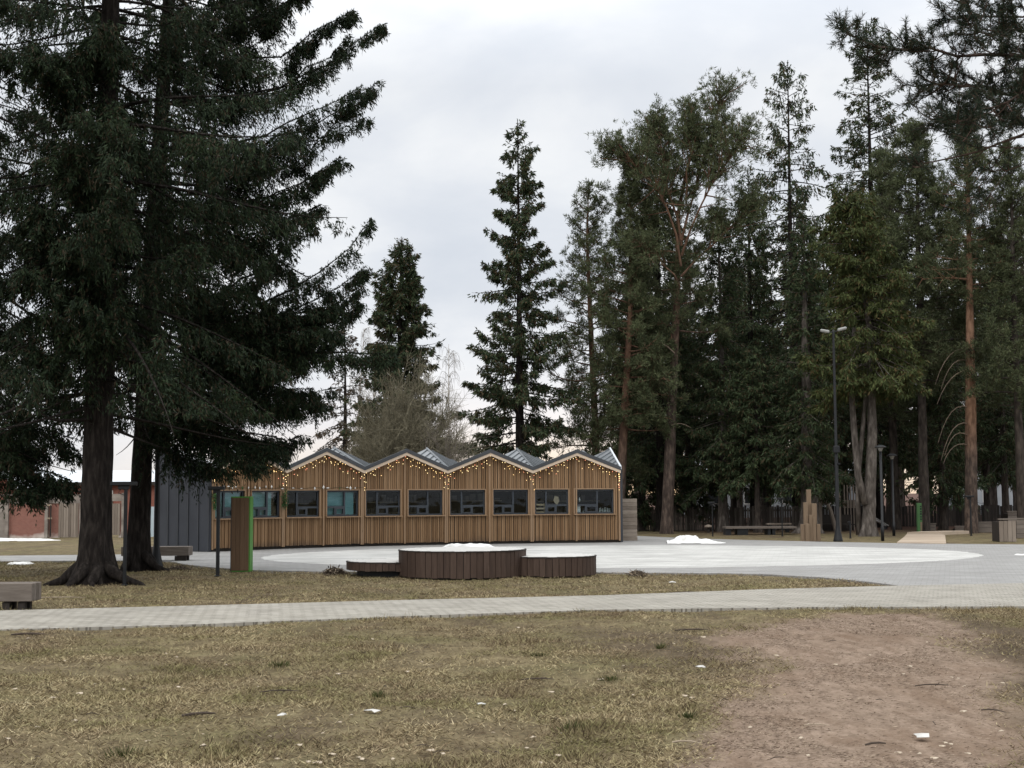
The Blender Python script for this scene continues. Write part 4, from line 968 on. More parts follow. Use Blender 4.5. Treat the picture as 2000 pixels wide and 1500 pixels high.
def brick_houses():
    Y = 66.0; s = Y / F
    def X(px): return (px - 1000) * s
    x0, x1 = X(30), X(352); o = np.array([(x0 + x1) / 2, Y + 2.5, 0])
    t = thing('brick_garage', o, 'long low red brick building with a pale sheet roof behind the old wall', 'building')
    H = 2.22; m = MB(); m.box(o, (x1 - x0, 5.0, H)); m.build('wall', M['brick'], t, o)
    m = MB(); m.hexa([(x0 - .2, Y - .3, H + .0), (x1 + .2, Y - .3, H), (x1 + .2, Y + 2.6, H + .62), (x0 - .2, Y + 2.6, H + .62)],
                     [(x0 - .2, Y - .3, H + .10), (x1 + .2, Y - .3, H + .10), (x1 + .2, Y + 2.6, H + .72), (x0 - .2, Y + 2.6, H + .72)])
    m.hexa([(x0 - .2, Y + 2.6, H + .62), (x1 + .2, Y + 2.6, H + .62), (x1 + .2, Y + 5.3, H), (x0 - .2, Y + 5.3, H)],
           [(x0 - .2, Y + 2.6, H + .72), (x1 + .2, Y + 2.6, H + .72), (x1 + .2, Y + 5.3, H + .1), (x0 - .2, Y + 5.3, H + .1)])
    rf = m.build('roof', M['roof_snow'], t, o)
    m = MB(); m.obox((x0 - .2, Y - .33, H - .02), (x1 - x0 + .4, 0, 0), (0, .03, 0), (0, 0, .16)); m.build('gutter', M['wood_dark'], rf, o)
    for px, w in ((128, 16), (212, 20), (84, 14)):
        m = MB(); m.obox((X(px) - w * s / 2, Y - .05, 1.35), (w * s, 0, 0), (0, .04, 0), (0, 0, .62)); f = m.build('window', M['white_paint'], t, o)
        for k in (0, 1):
            m = MB(); m.obox((X(px) - w * s / 2 + .04 + k * w * s / 2, Y - .065, 1.40), (w * s / 2 - .08, 0, 0), (0, .014, 0), (0, 0, .52)); m.build('pane', M['dark_pane'], f, o)
    m = MB(); m.tube([(X(40), Y - .6, 1.93), (X(205), Y - .6, 1.93)], .035, 6)
    for px in (18 + 22, 64, 108, 150, 205): m.tube([(X(px), Y - .6, 1.2), (X(px), Y - .6, 1.95)], .03, 6)
    m.build('pipe_rail', M['wood_dark'], t, o)
    m = MB(); m.tube([(X(318), Y - .08, 0), (X(318), Y - .08, 1.85), (X(312), Y - .1, 2.05)], .04, 6); m.build('rain_pipe', M['wood_dark'], t, o)
    # gabled one at the left edge
    Y2 = 63.0; s = Y2 / F; o = np.array([(-10 - 1000) * s, Y2 + 3, 0]); t = thing('brick_house', o, 'red brick house with a pale verge on its gable at the far left edge', 'building')
    xa, xb, xm = (-60 - 1000) * s, (32 - 1000) * s, (-14 - 1000) * s; H = 2.15; Hp = 3.15
    m = MB(); m.add([(xa, Y2, 0), (xb, Y2, 0), (xb, Y2, H), (xm, Y2, Hp), (xa, Y2, H), (xa, Y2 + 6, 0), (xb, Y2 + 6, 0), (xb, Y2 + 6, H), (xm, Y2 + 6, Hp), (xa, Y2 + 6, H)],
                    [(0, 1, 2, 3, 4), (9, 8, 7, 6, 5), (1, 6, 7, 2), (0, 4, 9, 5)]); m.build('wall', M['brick'], t, o)
    m = MB()
    for a, b in (((xb + .25, H - .25), (xm, Hp + .02)), ((xm, Hp + .02), (xa - .25, H - .25))):
        m.hexa([(a[0], Y2 - .25, a[1]), (a[0], Y2 + 6.2, a[1]), (b[0], Y2 + 6.2, b[1]), (b[0], Y2 - .25, b[1])],
               [(a[0], Y2 - .25, a[1] + .13), (a[0], Y2 + 6.2, a[1] + .13), (b[0], Y2 + 6.2, b[1] + .13), (b[0], Y2 - .25, b[1] + .13)])
    m.build('roof', M['roof_snow'], t, o)
    # pale house glimpsed through the trunks on the right
    for (xa, Y3, w, H, rz, lab) in ((12.5, 98, 13, 2.9, 0, 'pale house with a grey-white roof glimpsed between the trunks above the picket fence'),
                                    (33.5, 104, 9, 3.6, 0, 'pale blue house glimpsed between the pine trunks at the right edge')):
        o = np.array([xa + w / 2, Y3 + 3, 0]); t = thing('pale_house', o, lab, 'building')
        m = MB(); m.box(o, (w, 6, H)); m.build('wall', M['house_pale'], t, o)
        m = MB(); m.hexa([(xa - .3, Y3 - .4, H), (xa + w + .3, Y3 - .4, H), (xa + w + .3, Y3 + 3, H + 1.5), (xa - .3, Y3 + 3, H + 1.5)],
                         [(xa - .3, Y3 - .4, H + .15), (xa + w + .3, Y3 - .4, H + .15), (xa + w + .3, Y3 + 3, H + 1.65), (xa - .3, Y3 + 3, H + 1.65)]); m.build('roof', M['roof_snow'], t, o)
        for k in range(int(w / 2.6)):
            m = MB(); m.box((xa + 1.3 + k * 2.6, Y3 - .03, .9), (1.0, .05, 1.2)); f = m.build('window', M['white_paint'], t, o)
            m = MB(); m.box((xa + 1.3 + k * 2.6, Y3 - .06, .98), (.86, .02, 1.04)); m.build('pane', M['dark_pane'], f, o)
brick_houses()

# ------------------------------------------------------------------ trees
def tube_arrays(paths, n=4):
    """many tapering limbs -> one MB"""
    mb = MB()
    for pts, r0, r1 in paths:
        m = len(pts); mb.tube(pts, [r0 + (r1 - r0) * i / (m - 1) for i in range(m)], n, False)
    return mb
def trunk_obj(root, base, pts, rad, mat, flare=0.0, seed=1, n=26, lobes=5, roots=()):
    rng = np.random.default_rng(seed); pts = np.asarray(pts, float); rad = np.asarray(rad, float)
    zs = np.concatenate([[-.08, 0, .08, .18, .3, .45, .65, .9, 1.2], np.arange(1.7, pts[-1, 2] - .3, .8), [pts[-1, 2]]])
    ph = rng.uniform(0, 6.28, 3); mb = MB(); vs = []
    for z in zs:
        c = np.array([np.interp(z, pts[:, 2], pts[:, 0]), np.interp(z, pts[:, 2], pts[:, 1]), z]); r = np.interp(z, pts[:, 2], rad)
        fl = flare * math.exp(-max(z, 0) / .33)
        for k in range(n):
            q = 2 * math.pi * k / n
            lob = 1 + fl * (.25 + 1.15 * max(0, math.sin(lobes * q + ph[0])) ** 2 + .35 * math.sin(3 * q + ph[1])) + .05 * math.sin(4 * q + ph[2] + z * .4) + .03 * rng.normal()
            vs.append(c + np.array([math.cos(q), math.sin(q), 0]) * r * lob)
    m = len(zs); fs = [(i * n + k, i * n + (k + 1) % n, (i + 1) * n + (k + 1) % n, (i + 1) * n + k) for i in range(m - 1) for k in range(n)]
    for az, ln in roots:
        d = np.array([math.cos(az), math.sin(az), 0]); r0 = rad[0]; w = np.array([-d[1], d[0], 0]) * rng.normal() * .12; rt = MB()
        p = [base * (1, 1, 0) + d * r0 * .55 + (0, 0, .42), base * (1, 1, 0) + d * (r0 + ln * .12) + (0, 0, .24), base * (1, 1, 0) + d * (r0 + ln * .4) + w + (0, 0, .07), base * (1, 1, 0) + d * (r0 + ln * .75) + w + (0, 0, .0), base * (1, 1, 0) + d * (r0 + ln) + (0, 0, -.06)]
        rt.tube(p, [r0 * .42, r0 * .40, r0 * .28, r0 * .17, r0 * .08], 9); rt.build('root', mat, root, base, True)
    mb.add(np.array(vs) + base * (1, 1, 0), fs); return mb.build('trunk', mat, root, base, True)

def bez(P0, P1, P2, n):
    t = np.linspace(0, 1, n)[:, None]; return P0 * (1 - t) ** 2 + P1 * 2 * t * (1 - t) + P2 * t * t

def branch_leaves(pts, Lb, o, rng, out):
    """hang twigs on one branch polyline (spruce)"""
    m = len(pts); nt = max(3, int(Lb * o['tw_n'])); s = o['s0'] + (1 - o['s0']) * rng.random(nt) ** .85
    idx = s * (m - 1); i0 = np.minimum(idx.astype(int), m - 2); f = (idx - i0)[:, None]
    bp = pts[i0] * (1 - f) + pts[i0 + 1] * f; tg = nrm(pts[i0 + 1] - pts[i0])
    lat = nrm(np.stack([-tg[:, 1], tg[:, 0], np.zeros(nt)], 1)) * np.where(rng.random(nt) < .5, 1, -1)[:, None]
    an = rng.uniform(.35, 1.15, nt)[:, None]
    td = nrm(tg * np.cos(an) + lat * np.sin(an) + rng.normal(size=(nt, 3)) * .12)
    tl = o['tw_l'] * (1.08 - s * .75) * rng.uniform(.5, 1.15, nt) * min(1.0, .35 + Lb / 4)
    nl = o['lf_n']; q = rng.random((nt, nl)) ** .8
    P_ = bp[:, None] + td[:, None] * (tl[:, None] * q)[..., None] + np.array([0, 0, -1.]) * (o['sag'] * tl[:, None] * q ** 2)[..., None]
    D_ = nrm(td[:, None] * o['fwd'] + np.array([0, 0, -1.]) * (o['hang'] * rng.uniform(.3, 1.3, (nt, nl)))[..., None] + rng.normal(size=(nt, nl, 3)) * o['rnd'])
    nk = o['nk']; hl = o['str_l'] * rng.uniform(.35, 1.2, (nt, nl)) * np.clip(1.25 - s, .35, 1)[:, None]; u = rng.random((nt, nl, nk))
    P_ = P_[:, :, None] + np.array([0, 0, -1.]) * (hl[..., None] * u)[..., None] + rng.normal(size=(nt, nl, nk, 3)) * o['jit']
    D_ = nrm(D_[:, :, None] + rng.normal(size=(nt, nl, nk, 3)) * o['rnd2']); nn = nt * nl * nk
    out.append((P_.reshape(-1, 3), D_.reshape(-1, 3), (o['lf_l'] * rng.uniform(.5, 1.25, nn)), np.full(nn, o['lf_w']) * rng.uniform(.7, 1.3, nn)))
    # needles round the branch itself towards its tip
    na = max(4, int(Lb * o['ax_n'])); s = o['s0'] * .8 + (1 - o['s0'] * .8) * rng.random(na) ** .7; idx = s * (m - 1); i0 = np.minimum(idx.astype(int), m - 2); f = (idx - i0)[:, None]
    bp = pts[i0] * (1 - f) + pts[i0 + 1] * f; tg = nrm(pts[i0 + 1] - pts[i0])
    D_ = nrm(tg * .9 + rng.normal(size=(na, 3)) * .5 + np.array([0, 0, .1]))
    out.append((bp, D_, o['lf_l'] * .8 * rng.uniform(.5, 1.1, na), np.full(na, o['lf_w'])))

SP = dict(tw_n=11, tw_l=.8, lf_n=6, nk=2, str_l=.30, jit=.03, rnd2=.3, lf_l=.22, lf_w=.055, hang=.9, fwd=.7, rnd=.28, sag=.35, s0=.12, ax_n=18, hs=.9, h0=.36)
def spruce(base, H, R, hb, seed, label, mat='needle', bark='bark_spruce', group=None, nb=190, tr=.22, trunk=None, prof=.85, opt=None, rmul=None,
           droop=1.0, heroes=(), flare=.5, name='spruce_tree', azr=None, gap=.12, lowlen=1.0, clumpy=.0, limbmat=None, body=True, topn=1.0, zmin=0, roots=()):
    base = np.asarray(base, float) * (1, 1, 0); rng = np.random.default_rng(seed); o = dict(SP)
    if opt: o.update(opt)
    root = thing(name, base, label, 'spruce', group)
    tp = np.array(trunk, float) if trunk is not None else np.array([[0, 0, 0], [rng.normal() * .08, rng.normal() * .08, H * .5], [0, 0, H]])
    def cx(z): return np.array([np.interp(z, tp[:, 2], tp[:, 0]), np.interp(z, tp[:, 2], tp[:, 1]), z])
    zz = np.array([0, 1.2, H * .3, H * .6, H * .85, H]); pp = np.array([cx(z) for z in zz]); rr = np.array([tr * 1.08, tr, tr * .80, tr * .48, tr * .2, .012])
    if body: trunk_obj(root, base, pp, rr, M[bark], flare, seed, roots=roots)
    out = []; limbs = []; ga = 0
    for i in range(nb):
        u = (i + rng.random()) / nb; h = hb + (H - hb) * (1 - (1 - u) ** 1.0) * .985; t = (h - hb) / (H - hb); ga += 2.399 + rng.normal() * .35
        if rng.random() < gap: continue
        az = ga if azr is None else rng.uniform(*azr)
        Lb = R * ((1 - t) ** prof) * rng.uniform(.62, 1.08) * (1 - .35 * max(0, .12 - t) / .12 * (1 - lowlen))
        if clumpy: Lb *= 1 + clumpy * math.sin(h * 2.1 + seed) * math.cos(2 * az + h)
        if rmul is not None: Lb *= rmul(az, h)
        Lb = max(Lb, .14)
        e1 = np.interp(t, [0, .45, .85, 1], [-.22, .0, .35, .9]) * (1 if t > .6 else droop); e2 = np.interp(t, [0, .5, 1], [-.50, -.45, -.1]) * droop; e3 = np.interp(t, [0, .5, 1], [.42, .42, .1])
        e1 += rng.normal() * .12; e2 *= rng.uniform(.6, 1.35); e3 *= rng.uniform(.3, 1.3)
        s = np.linspace(0, 1, 8); d = np.array([math.cos(az), math.sin(az), 0]); side = np.array([-d[1], d[0], 0]); wob = rng.normal() * .22
        pts = cx(h) + base + d * (Lb * s)[:, None] + side * (Lb * wob * s ** 2)[:, None] + np.array([0, 0, 1]) * (Lb * (e1 * s + e2 * s ** 2 + e3 * s ** 3))[:, None]
        lo = max(zmin - .5, .5)
        if pts[:, 2].min() < lo: pts[:, 2] = pts[0, 2] + (pts[:, 2] - pts[0, 2]) * max(.05, (pts[0, 2] - lo) / (pts[0, 2] - pts[:, 2].min()))
        limbs.append((pts, .012 + .0085 * Lb, .005)); branch_leaves(pts, Lb, dict(o, s0=o['s0'] * rng.uniform(.3, 1.5)), rng, out)
    o = dict(o, s0=o.get('hs0', o['s0']))
    hx = []; n_reg = len(out)
    for (h, end, md) in heroes:
        hx.append((h, np.asarray(end, float), md))
        for _ in range(o.get('kin', 0)):
            a = cx(h) + base; e = a + (np.asarray(end, float) - a) * rng.uniform(.55, .97); e = e + rng.normal(size=3) * (.35, .9, .25); hx.append((h + rng.normal() * .25, e, md + rng.normal() * .12))
    for (h, end, mid_drop) in hx:
        a = cx(h) + base; e = np.asarray(end, float); mid = (a + e) / 2; mid[2] = min(a[2], e[2]) - mid_drop
        pts = bez(a, mid + rng.normal(size=3) * .25, e, 10); pts[1:-1] += rng.normal(size=(8, 3)) * .06; Lb = np.linalg.norm(e - a); limbs.append((pts, .012 + .007 * Lb, .004))
        for _ in range(o.get('hrep', 2)): branch_leaves(pts, Lb, o, rng, out)
    # leader
    na = int(60 * topn); q = rng.random(na); bp = np.stack([np.zeros(na), np.zeros(na), H - q * .9], 1) + base + cx(H) * (1, 1, 0)
    D_ = nrm(rng.normal(size=(na, 3)) * (1, 1, .4) + (0, 0, .6)); out.append((bp, D_, o['lf_l'] * (.25 + .6 * q), np.full(na, o['lf_w'])))
    limbs = tube_arrays(limbs, 4); limbs.build('branches', M[limbmat or bark], root, base)
    hero = np.concatenate([np.full(len(a[0]), k >= n_reg) for k, a in enumerate(out)]); Pt = np.concatenate([a[0] for a in out]); Dd = np.concatenate([a[1] for a in out]); Ln = np.concatenate([a[2] for a in out]); Wd = np.concatenate([a[3] for a in out])
    hole = fbm(Pt[:, 0] * o['hs'] + Pt[:, 1] * o['hs'] * .6 + seed, Pt[:, 2] * o['hs'] * 1.25 - Pt[:, 1] * .3, seed, 3)
    keep = (Pt[:, 2] > .12) & (rng.random(len(Pt)) < .10 + .95 * sstep(o['h0'] - .06, o['h0'] + .05, hole))
    keep |= hero & (Pt[:, 2] > .12) & (rng.random(len(Pt)) < .42)
    if zmin: keep &= (Pt[:, 2] > zmin + .5 * (fbm(Pt[:, 0] * 1.5, Pt[:, 1] * 1.5, seed + 2, 3) - .5)) | hero
    quad_obj('crown', kites(Pt[keep], Dd[keep], Ln[keep], Wd[keep], rng), M[mat], root, base)
    return root

PN = dict(tuft=18, nl=.20, nw=.028, per=5, sub=7)
def pine(base, H, hb, seed, label, shape, mat='needle_pine', bark='bark_pine', group=None, nb=46, tr=.2, trunk=None, opt=None, up=.5, flare=.25, dead=(), name='pine_tree', gap=0.0, heroes=()):
    """shape(t, az) -> limb length; t from crown base to top"""
    base = np.asarray(base, float) * (1, 1, 0); rng = np.random.default_rng(seed); o = dict(PN)
    if opt: o.update(opt)
    root = thing(name, base, label, 'pine', group)
    tp = np.array(trunk, float) if trunk is not None else np.array([[0, 0, 0], [rng.normal() * .1, rng.normal() * .1, H * .5], [rng.normal() * .15, 0, H]])
    zt = np.linspace(0, H, 14)
    def cx(z): return np.array([np.interp(z, tp[:, 2], tp[:, 0]), np.interp(z, tp[:, 2], tp[:, 1]), z])
    pp = np.array([cx(z) for z in zt]); rr = tr * (1 - zt / H) ** .8 * (1.0) + .012
    trunk_obj(root, base, pp, rr, M[bark], flare, seed, 14)
    limbs = []; PT = []; DD = []
    def grow(pts, Lb, mul):
        ns = max(2, int(mul * o['sub'] * (.5 + Lb / 2.5)))
        for k in range(ns):
            s = .3 + .7 * rng.random() ** .8 if k else 1.0; ix = min(int(s * 6), 5); f = s * 6 - ix; b = pts[ix] * (1 - f) + pts[ix + 1] * f; tg = nrm(pts[ix + 1] - pts[ix])
            sd_ = nrm(tg * .8 + rng.normal(size=3) * .65 + np.array([0, 0, .35])); sl = (.25 + .28 * Lb) * (1.25 - s * .6) * rng.uniform(.5, 1.1)
            e2 = b + sd_ * sl; limbs.append((np.array([b, (b + e2) / 2 + rng.normal(size=3) * .03, e2]), .010 + .004 * Lb, .004))
            np_ = max(2, int(o['per'] * (.4 + sl)))
            q = .35 + .65 * rng.random(np_); q[0] = 1; PT.append(b + (e2 - b) * q[:, None] + rng.normal(size=(np_, 3)) * .09 * (1 + sl)); DD.append(np.repeat(sd_[None], np_, 0))
    for i in range(nb + len(heroes)):
        if i >= nb:
            pts = np.asarray(heroes[i - nb], float); tt = np.linspace(0, len(pts) - 1, 7); pts = np.stack([np.interp(tt, np.arange(len(pts)), pts[:, k]) for k in range(3)], 1)
            pts[1:-1] += rng.normal(size=(5, 3)) * .08; Lb = np.linalg.norm(pts[-1] - pts[0]); limbs.append((pts, .02 + .006 * Lb, .008)); grow(pts, Lb, 2.6); continue
        t = (i + rng.random()) / nb; h = hb + (H - hb) * t; az = i * 2.399 + rng.normal() * .4
        if rng.random() < gap: continue
        Lb = shape(t, az) * rng.uniform(.6, 1.1) * (1 - .55 * t ** 3)
        if Lb < .15: Lb = .15
        d = np.array([math.cos(az), math.sin(az), 0]); a = cx(h * .985) + base; rise = Lb * (np.interp(t, [0, .5, 1], [-.05, .25, .75]) + up * rng.uniform(-.25, .35))
        e = a + d * Lb + (0, 0, rise); mid = a + d * Lb * .5 + (0, 0, rise * .25 + Lb * rng.uniform(-.05, .15)) + rng.normal(size=3) * .08 * Lb
        pts = bez(a, mid, e, 7); limbs.append((pts, .016 + .014 * Lb, .008))
        grow(pts, Lb, 1.0)
    if len(dead): tube_arrays([(np.asarray(pts), r0 * .8, .007) for pts, r0 in dead], 5).build('dead_branches', M['dead_wood'], root, base)
    PT = np.concatenate(PT); DD = np.concatenate(DD); n = o['tuft']; m = len(PT)
    D_ = nrm(rng.normal(size=(m, n, 3)) * .75 + DD[:, None] * .5 + np.array([0, 0, .45])); off = D_ * .02 + rng.normal(size=(m, n, 3)) * .035
    K = kites((PT[:, None] + off).reshape(-1, 3), D_.reshape(-1, 3), o['nl'] * rng.uniform(.6, 1.2, m * n), o['nw'] * rng.uniform(.7, 1.3, m * n), rng)
    tube_arrays(limbs, 4).build('branches', M[bark], root, base); quad_obj('crown', K, M[mat], root, base)
    return root

def at(px, Y): return np.array([(px - 1000) / F * Y, Y, 0])
def ztop(px, py, Y): return P(px, py, Y)[2]
def tr_px(pxs, Y, base):      # trunk bends given as (px, py)
    r = []
    for px, py in pxs:
        p = P(px, py, Y); r.append([p[0] - base[0], 0, max(p[2], 0)])
    r[0][2] = 0; return r

# --- the two big spruces at the left and one beyond the left edge
def left_spruces():
    near = dict(h0=.435, hs=.70, tw_n=11, tw_l=.95, lf_n=10, nk=6, str_l=.58, jit=.022, rnd2=.40, lf_l=.12, lf_w=.0255, hang=1.3, fwd=.5, rnd=.24, sag=.55, s0=.30, ax_n=60, kin=2, hrep=2, hs0=.14)
    bA = G(184, 1141); YA = bA[1]
    fa = [(h_, (bA[0] + dx_, YA - ln_, h_ - .3 + .2 * ln_ * .3), .55) for h_, dx_, ln_ in ((5.2, .5, 1.9), (6.0, -.6, 2.3), (6.6, .2, 2.4), (7.3, .7, 1.8), (8.1, -.3, 2.2), (8.8, .5, 2.0), (9.6, -.5, 2.0), (10.6, .3, 1.7), (4.6, -.4, 1.6), (5.6, .9, 1.5), (7.0, -.9, 1.6), (8.4, .1, 2.3), (9.2, .8, 1.5), (10.1, -.3, 1.9), (6.3, .0, 1.2), (7.7, .2, 1.3))]
    def mA(az, h): return (.96 + .14 * math.cos(az)) * (.8 + .3 * math.sin(h * 1.7 + 2 * az))
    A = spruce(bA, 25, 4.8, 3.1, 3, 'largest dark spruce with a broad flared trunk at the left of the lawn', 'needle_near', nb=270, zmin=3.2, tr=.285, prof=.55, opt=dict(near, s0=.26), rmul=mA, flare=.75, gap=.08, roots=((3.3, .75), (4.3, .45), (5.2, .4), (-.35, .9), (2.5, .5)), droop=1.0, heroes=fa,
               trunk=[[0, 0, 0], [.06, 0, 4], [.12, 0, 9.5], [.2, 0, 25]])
    bB = G(268, 1117); YB = bB[1] + .6; bB = np.array([bB[0] * YB / bB[1], YB, 0])
    he = []
    for (sy, ex, ey, dy, md) in ((200, 742, 50, .4, .5), (290, 738, 160, -.6, .6), (330, 715, 230, .8, .5), (390, 672, 310, -.3, .5), (470, 625, 400, .6, .4), (600, 722, 430, -.8, .9),
                                 (640, 716, 520, .5, .8), (690, 700, 560, -.2, .7), (620, 770, 690, -1.2, .3), (700, 660, 650, .3, .4), (560, 640, 600, -.9, .5),
                                 (740, 610, 760, -.5, .2), (780, 560, 880, -.7, -.1), (760, 500, 900, -1.2, -.1), (740, 430, 910, -.9, .0), (720, 590, 850, .6, .1), (100, 690, 20, .5, .4), (60, 650, -60, -.5, .4)):
        he.append((ztop(300, sy, YB), P(ex, ey, YB + dy), md))
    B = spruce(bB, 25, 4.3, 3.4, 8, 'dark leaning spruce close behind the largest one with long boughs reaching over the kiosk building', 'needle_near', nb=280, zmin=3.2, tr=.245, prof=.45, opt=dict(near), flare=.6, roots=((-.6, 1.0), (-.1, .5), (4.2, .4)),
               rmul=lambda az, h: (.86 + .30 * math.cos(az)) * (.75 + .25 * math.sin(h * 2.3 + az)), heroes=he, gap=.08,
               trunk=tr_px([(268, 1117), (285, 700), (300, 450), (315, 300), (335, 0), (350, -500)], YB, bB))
    # boughs of A that cross its own trunk low down
    Cb = at(-150, 30.5)
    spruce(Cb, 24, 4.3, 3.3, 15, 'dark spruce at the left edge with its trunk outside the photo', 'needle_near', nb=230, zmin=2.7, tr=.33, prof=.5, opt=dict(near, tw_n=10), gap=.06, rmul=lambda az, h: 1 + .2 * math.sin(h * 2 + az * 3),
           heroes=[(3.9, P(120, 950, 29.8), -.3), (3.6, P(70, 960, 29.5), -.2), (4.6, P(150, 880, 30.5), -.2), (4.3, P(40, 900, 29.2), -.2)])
left_spruces()

# --- trees behind the kiosk building
def behind():
    Y = 60; spruce(at(1014, Y), ztop(1016, 232, Y), 3.2, 1.0, 21, 'tall pointed spruce with layered boughs directly behind the middle of the kiosk building', 'needle_cone', nb=185, tr=.2, prof=.66, clumpy=.14, gap=.12,
                   opt=dict(tw_n=16, tw_l=.42, hang=1.1, nk=3, str_l=.46, s0=.16, h0=.36, hs=1.3, ax_n=26), droop=.75)
    Y = 63; spruce(at(783, Y), ztop(783, 462, Y), 2.7, 2.4, 22, 'shorter broad spruce behind the kiosk building above the bare bush', 'needle_cone', nb=260, tr=.2, prof=.60, opt=dict(tw_n=13, tw_l=.55, nk=3, str_l=.36), clumpy=.05, gap=.08)
    Y = 66; spruce(at(672, Y), ztop(672, 620, Y), 1.75, 2.0, 23, 'thin brownish spruce half hidden behind the boughs of the left spruces', 'needle_brown', nb=110, tr=.14, prof=.6, opt=dict(tw_n=8, lf_n=4), gap=.2)
    Y = 62; b = at(1162, Y)
    pine(b, ztop(1150, 365, Y), 2.6, 31, 'slim pine with an open crown right of the tall pointed spruce', lambda t, az: 2.15 * (1 - t * .5) * (.95 + .35 * math.sin(az * 3 + t * 9)), nb=100, tr=.19, bark='bark_pine_red',
         trunk=tr_px([(1166, 1035), (1163, 850), (1152, 600), (1146, 450), (1150, 365)], Y, b), opt=dict(tuft=17, per=6, sub=7), up=.1)
behind()

def twig_bush(name, base, H, R, seed, label, mat, cat, n0=70, n1=9, n2=6, r0=.022, droopy=0.0, up=1.0):
    """bare branching bush: stems > shoots > twigs"""
    base = np.asarray(base, float); rng = np.random.default_rng(seed); paths = []
    for i in range(n0):
        az = rng.uniform(0, 6.283); rr = R * math.sqrt(rng.random()); hh = H * (1 - .55 * (rr / R) ** 2) * rng.uniform(.7, 1.02)
        e = base + (rr * math.cos(az), rr * math.sin(az), hh); a = base + (rr * .15 * math.cos(az), rr * .15 * math.sin(az), 0)
        p = bez(a, a + (rr * .35 * math.cos(az), rr * .35 * math.sin(az), hh * .65), e, 7); paths.append((p, r0, r0 * .3))
        for j in range(n1):
            s = .25 + .75 * rng.random(); k = min(int(s * 6), 5); f = s * 6 - k; b = p[k] * (1 - f) + p[k + 1] * f
            d = nrm(nrm(p[k + 1] - p[k]) * .8 + rng.normal(size=3) * .55 + np.array([0, 0, .25 * up - droopy])); l = H * rng.uniform(.07, .2)
            q = np.array([b, b + d * l * .55, b + d * l + (0, 0, l * (.1 - droopy))]); paths.append((q, r0 * .4, r0 * .2))
            for m in range(n2):
                b2 = q[1] + (q[2] - q[1]) * rng.random() if rng.random() < .7 else q[0] + (q[1] - q[0]) * rng.random()
                d2 = nrm(d * .7 + rng.normal(size=3) * .6 + np.array([0, 0, .15 * up - droopy])); l2 = l * rng.uniform(.3, .7)
                paths.append((np.array([b2, b2 + d2 * l2]), r0 * .24, r0 * .13))
    o = tube_arrays(paths, 3).build(name, M[mat], None, base); return tag(o, label, cat)
twig_bush('willow_bush', at(800, 57), ztop(800, 735, 57), 2.35, 61, 'big rounded bare olive-grey bush behind the kiosk roof between the two spruces', 'twig_olive', 'bush', 130, 15, 9, .030)
twig_bush('bare_shrub', at(880, 55), ztop(900, 752, 55), 1.0, 62, 'loose bare shrub with upright twigs right of the rounded bush', 'twig_grey', 'shrub', 16, 6, 4, .02, up=1.6)
def birch(px, Y, py, seed, label, R=1.4, lean=0):
    base = at(px, Y); H = ztop(px, py, Y); rng = np.random.default_rng(seed); t = thing('birch_tree', base, label, 'birch', 'bare birches behind the kiosk building')
    pp = np.array([[0, 0, 0], [lean * .3, 0, H * .4], [lean, 0, H]])
    trunk_obj(t, base, np.array([[np.interp(z, pp[:, 2], pp[:, 0]), 0, z] for z in np.linspace(0, H, 8)]), np.linspace(.09, .008, 8), M['birch_bark'], .1, seed, 8)
    paths = []
    for i in range(46):
        h = H * rng.uniform(.3, .98); az = rng.uniform(0, 6.28); l = R * (1.15 - h / H) * rng.uniform(.5, 1.1) + .15; b = base + (np.interp(h, pp[:, 2], pp[:, 0]), 0, h)
        d = np.array([math.cos(az), math.sin(az), 0]); p = bez(b, b + d * l * .4 + (0, 0, l * .9), b + d * l + (0, 0, l * .75), 6); paths.append((p, .014, .005))
        for j in range(9):
            k = rng.integers(1, 6); q = p[k]; l2 = rng.uniform(.3, .9); dd = nrm(d * .4 + rng.normal(size=3) * .4)
            paths.append((bez(q, q + dd * l2 * .4, q + dd * l2 * .5 + (0, 0, -l2 * .8), 4), .005, .003))
    tube_arrays(paths, 3).build('branches', M['twig_grey'], t, base)
birch(876, 74, 672, 71, 'thin bare birch with hanging twigs right of the shorter broad spruce')
birch(690, 70, 640, 72, 'pale bare birch trunk seen through the boughs left of the shorter broad spruce', 1.3, .5)
birch(706, 74, 660, 73, 'bare birch with a slanting pale stem just left of the shorter broad spruce', 1.3, 1.0)

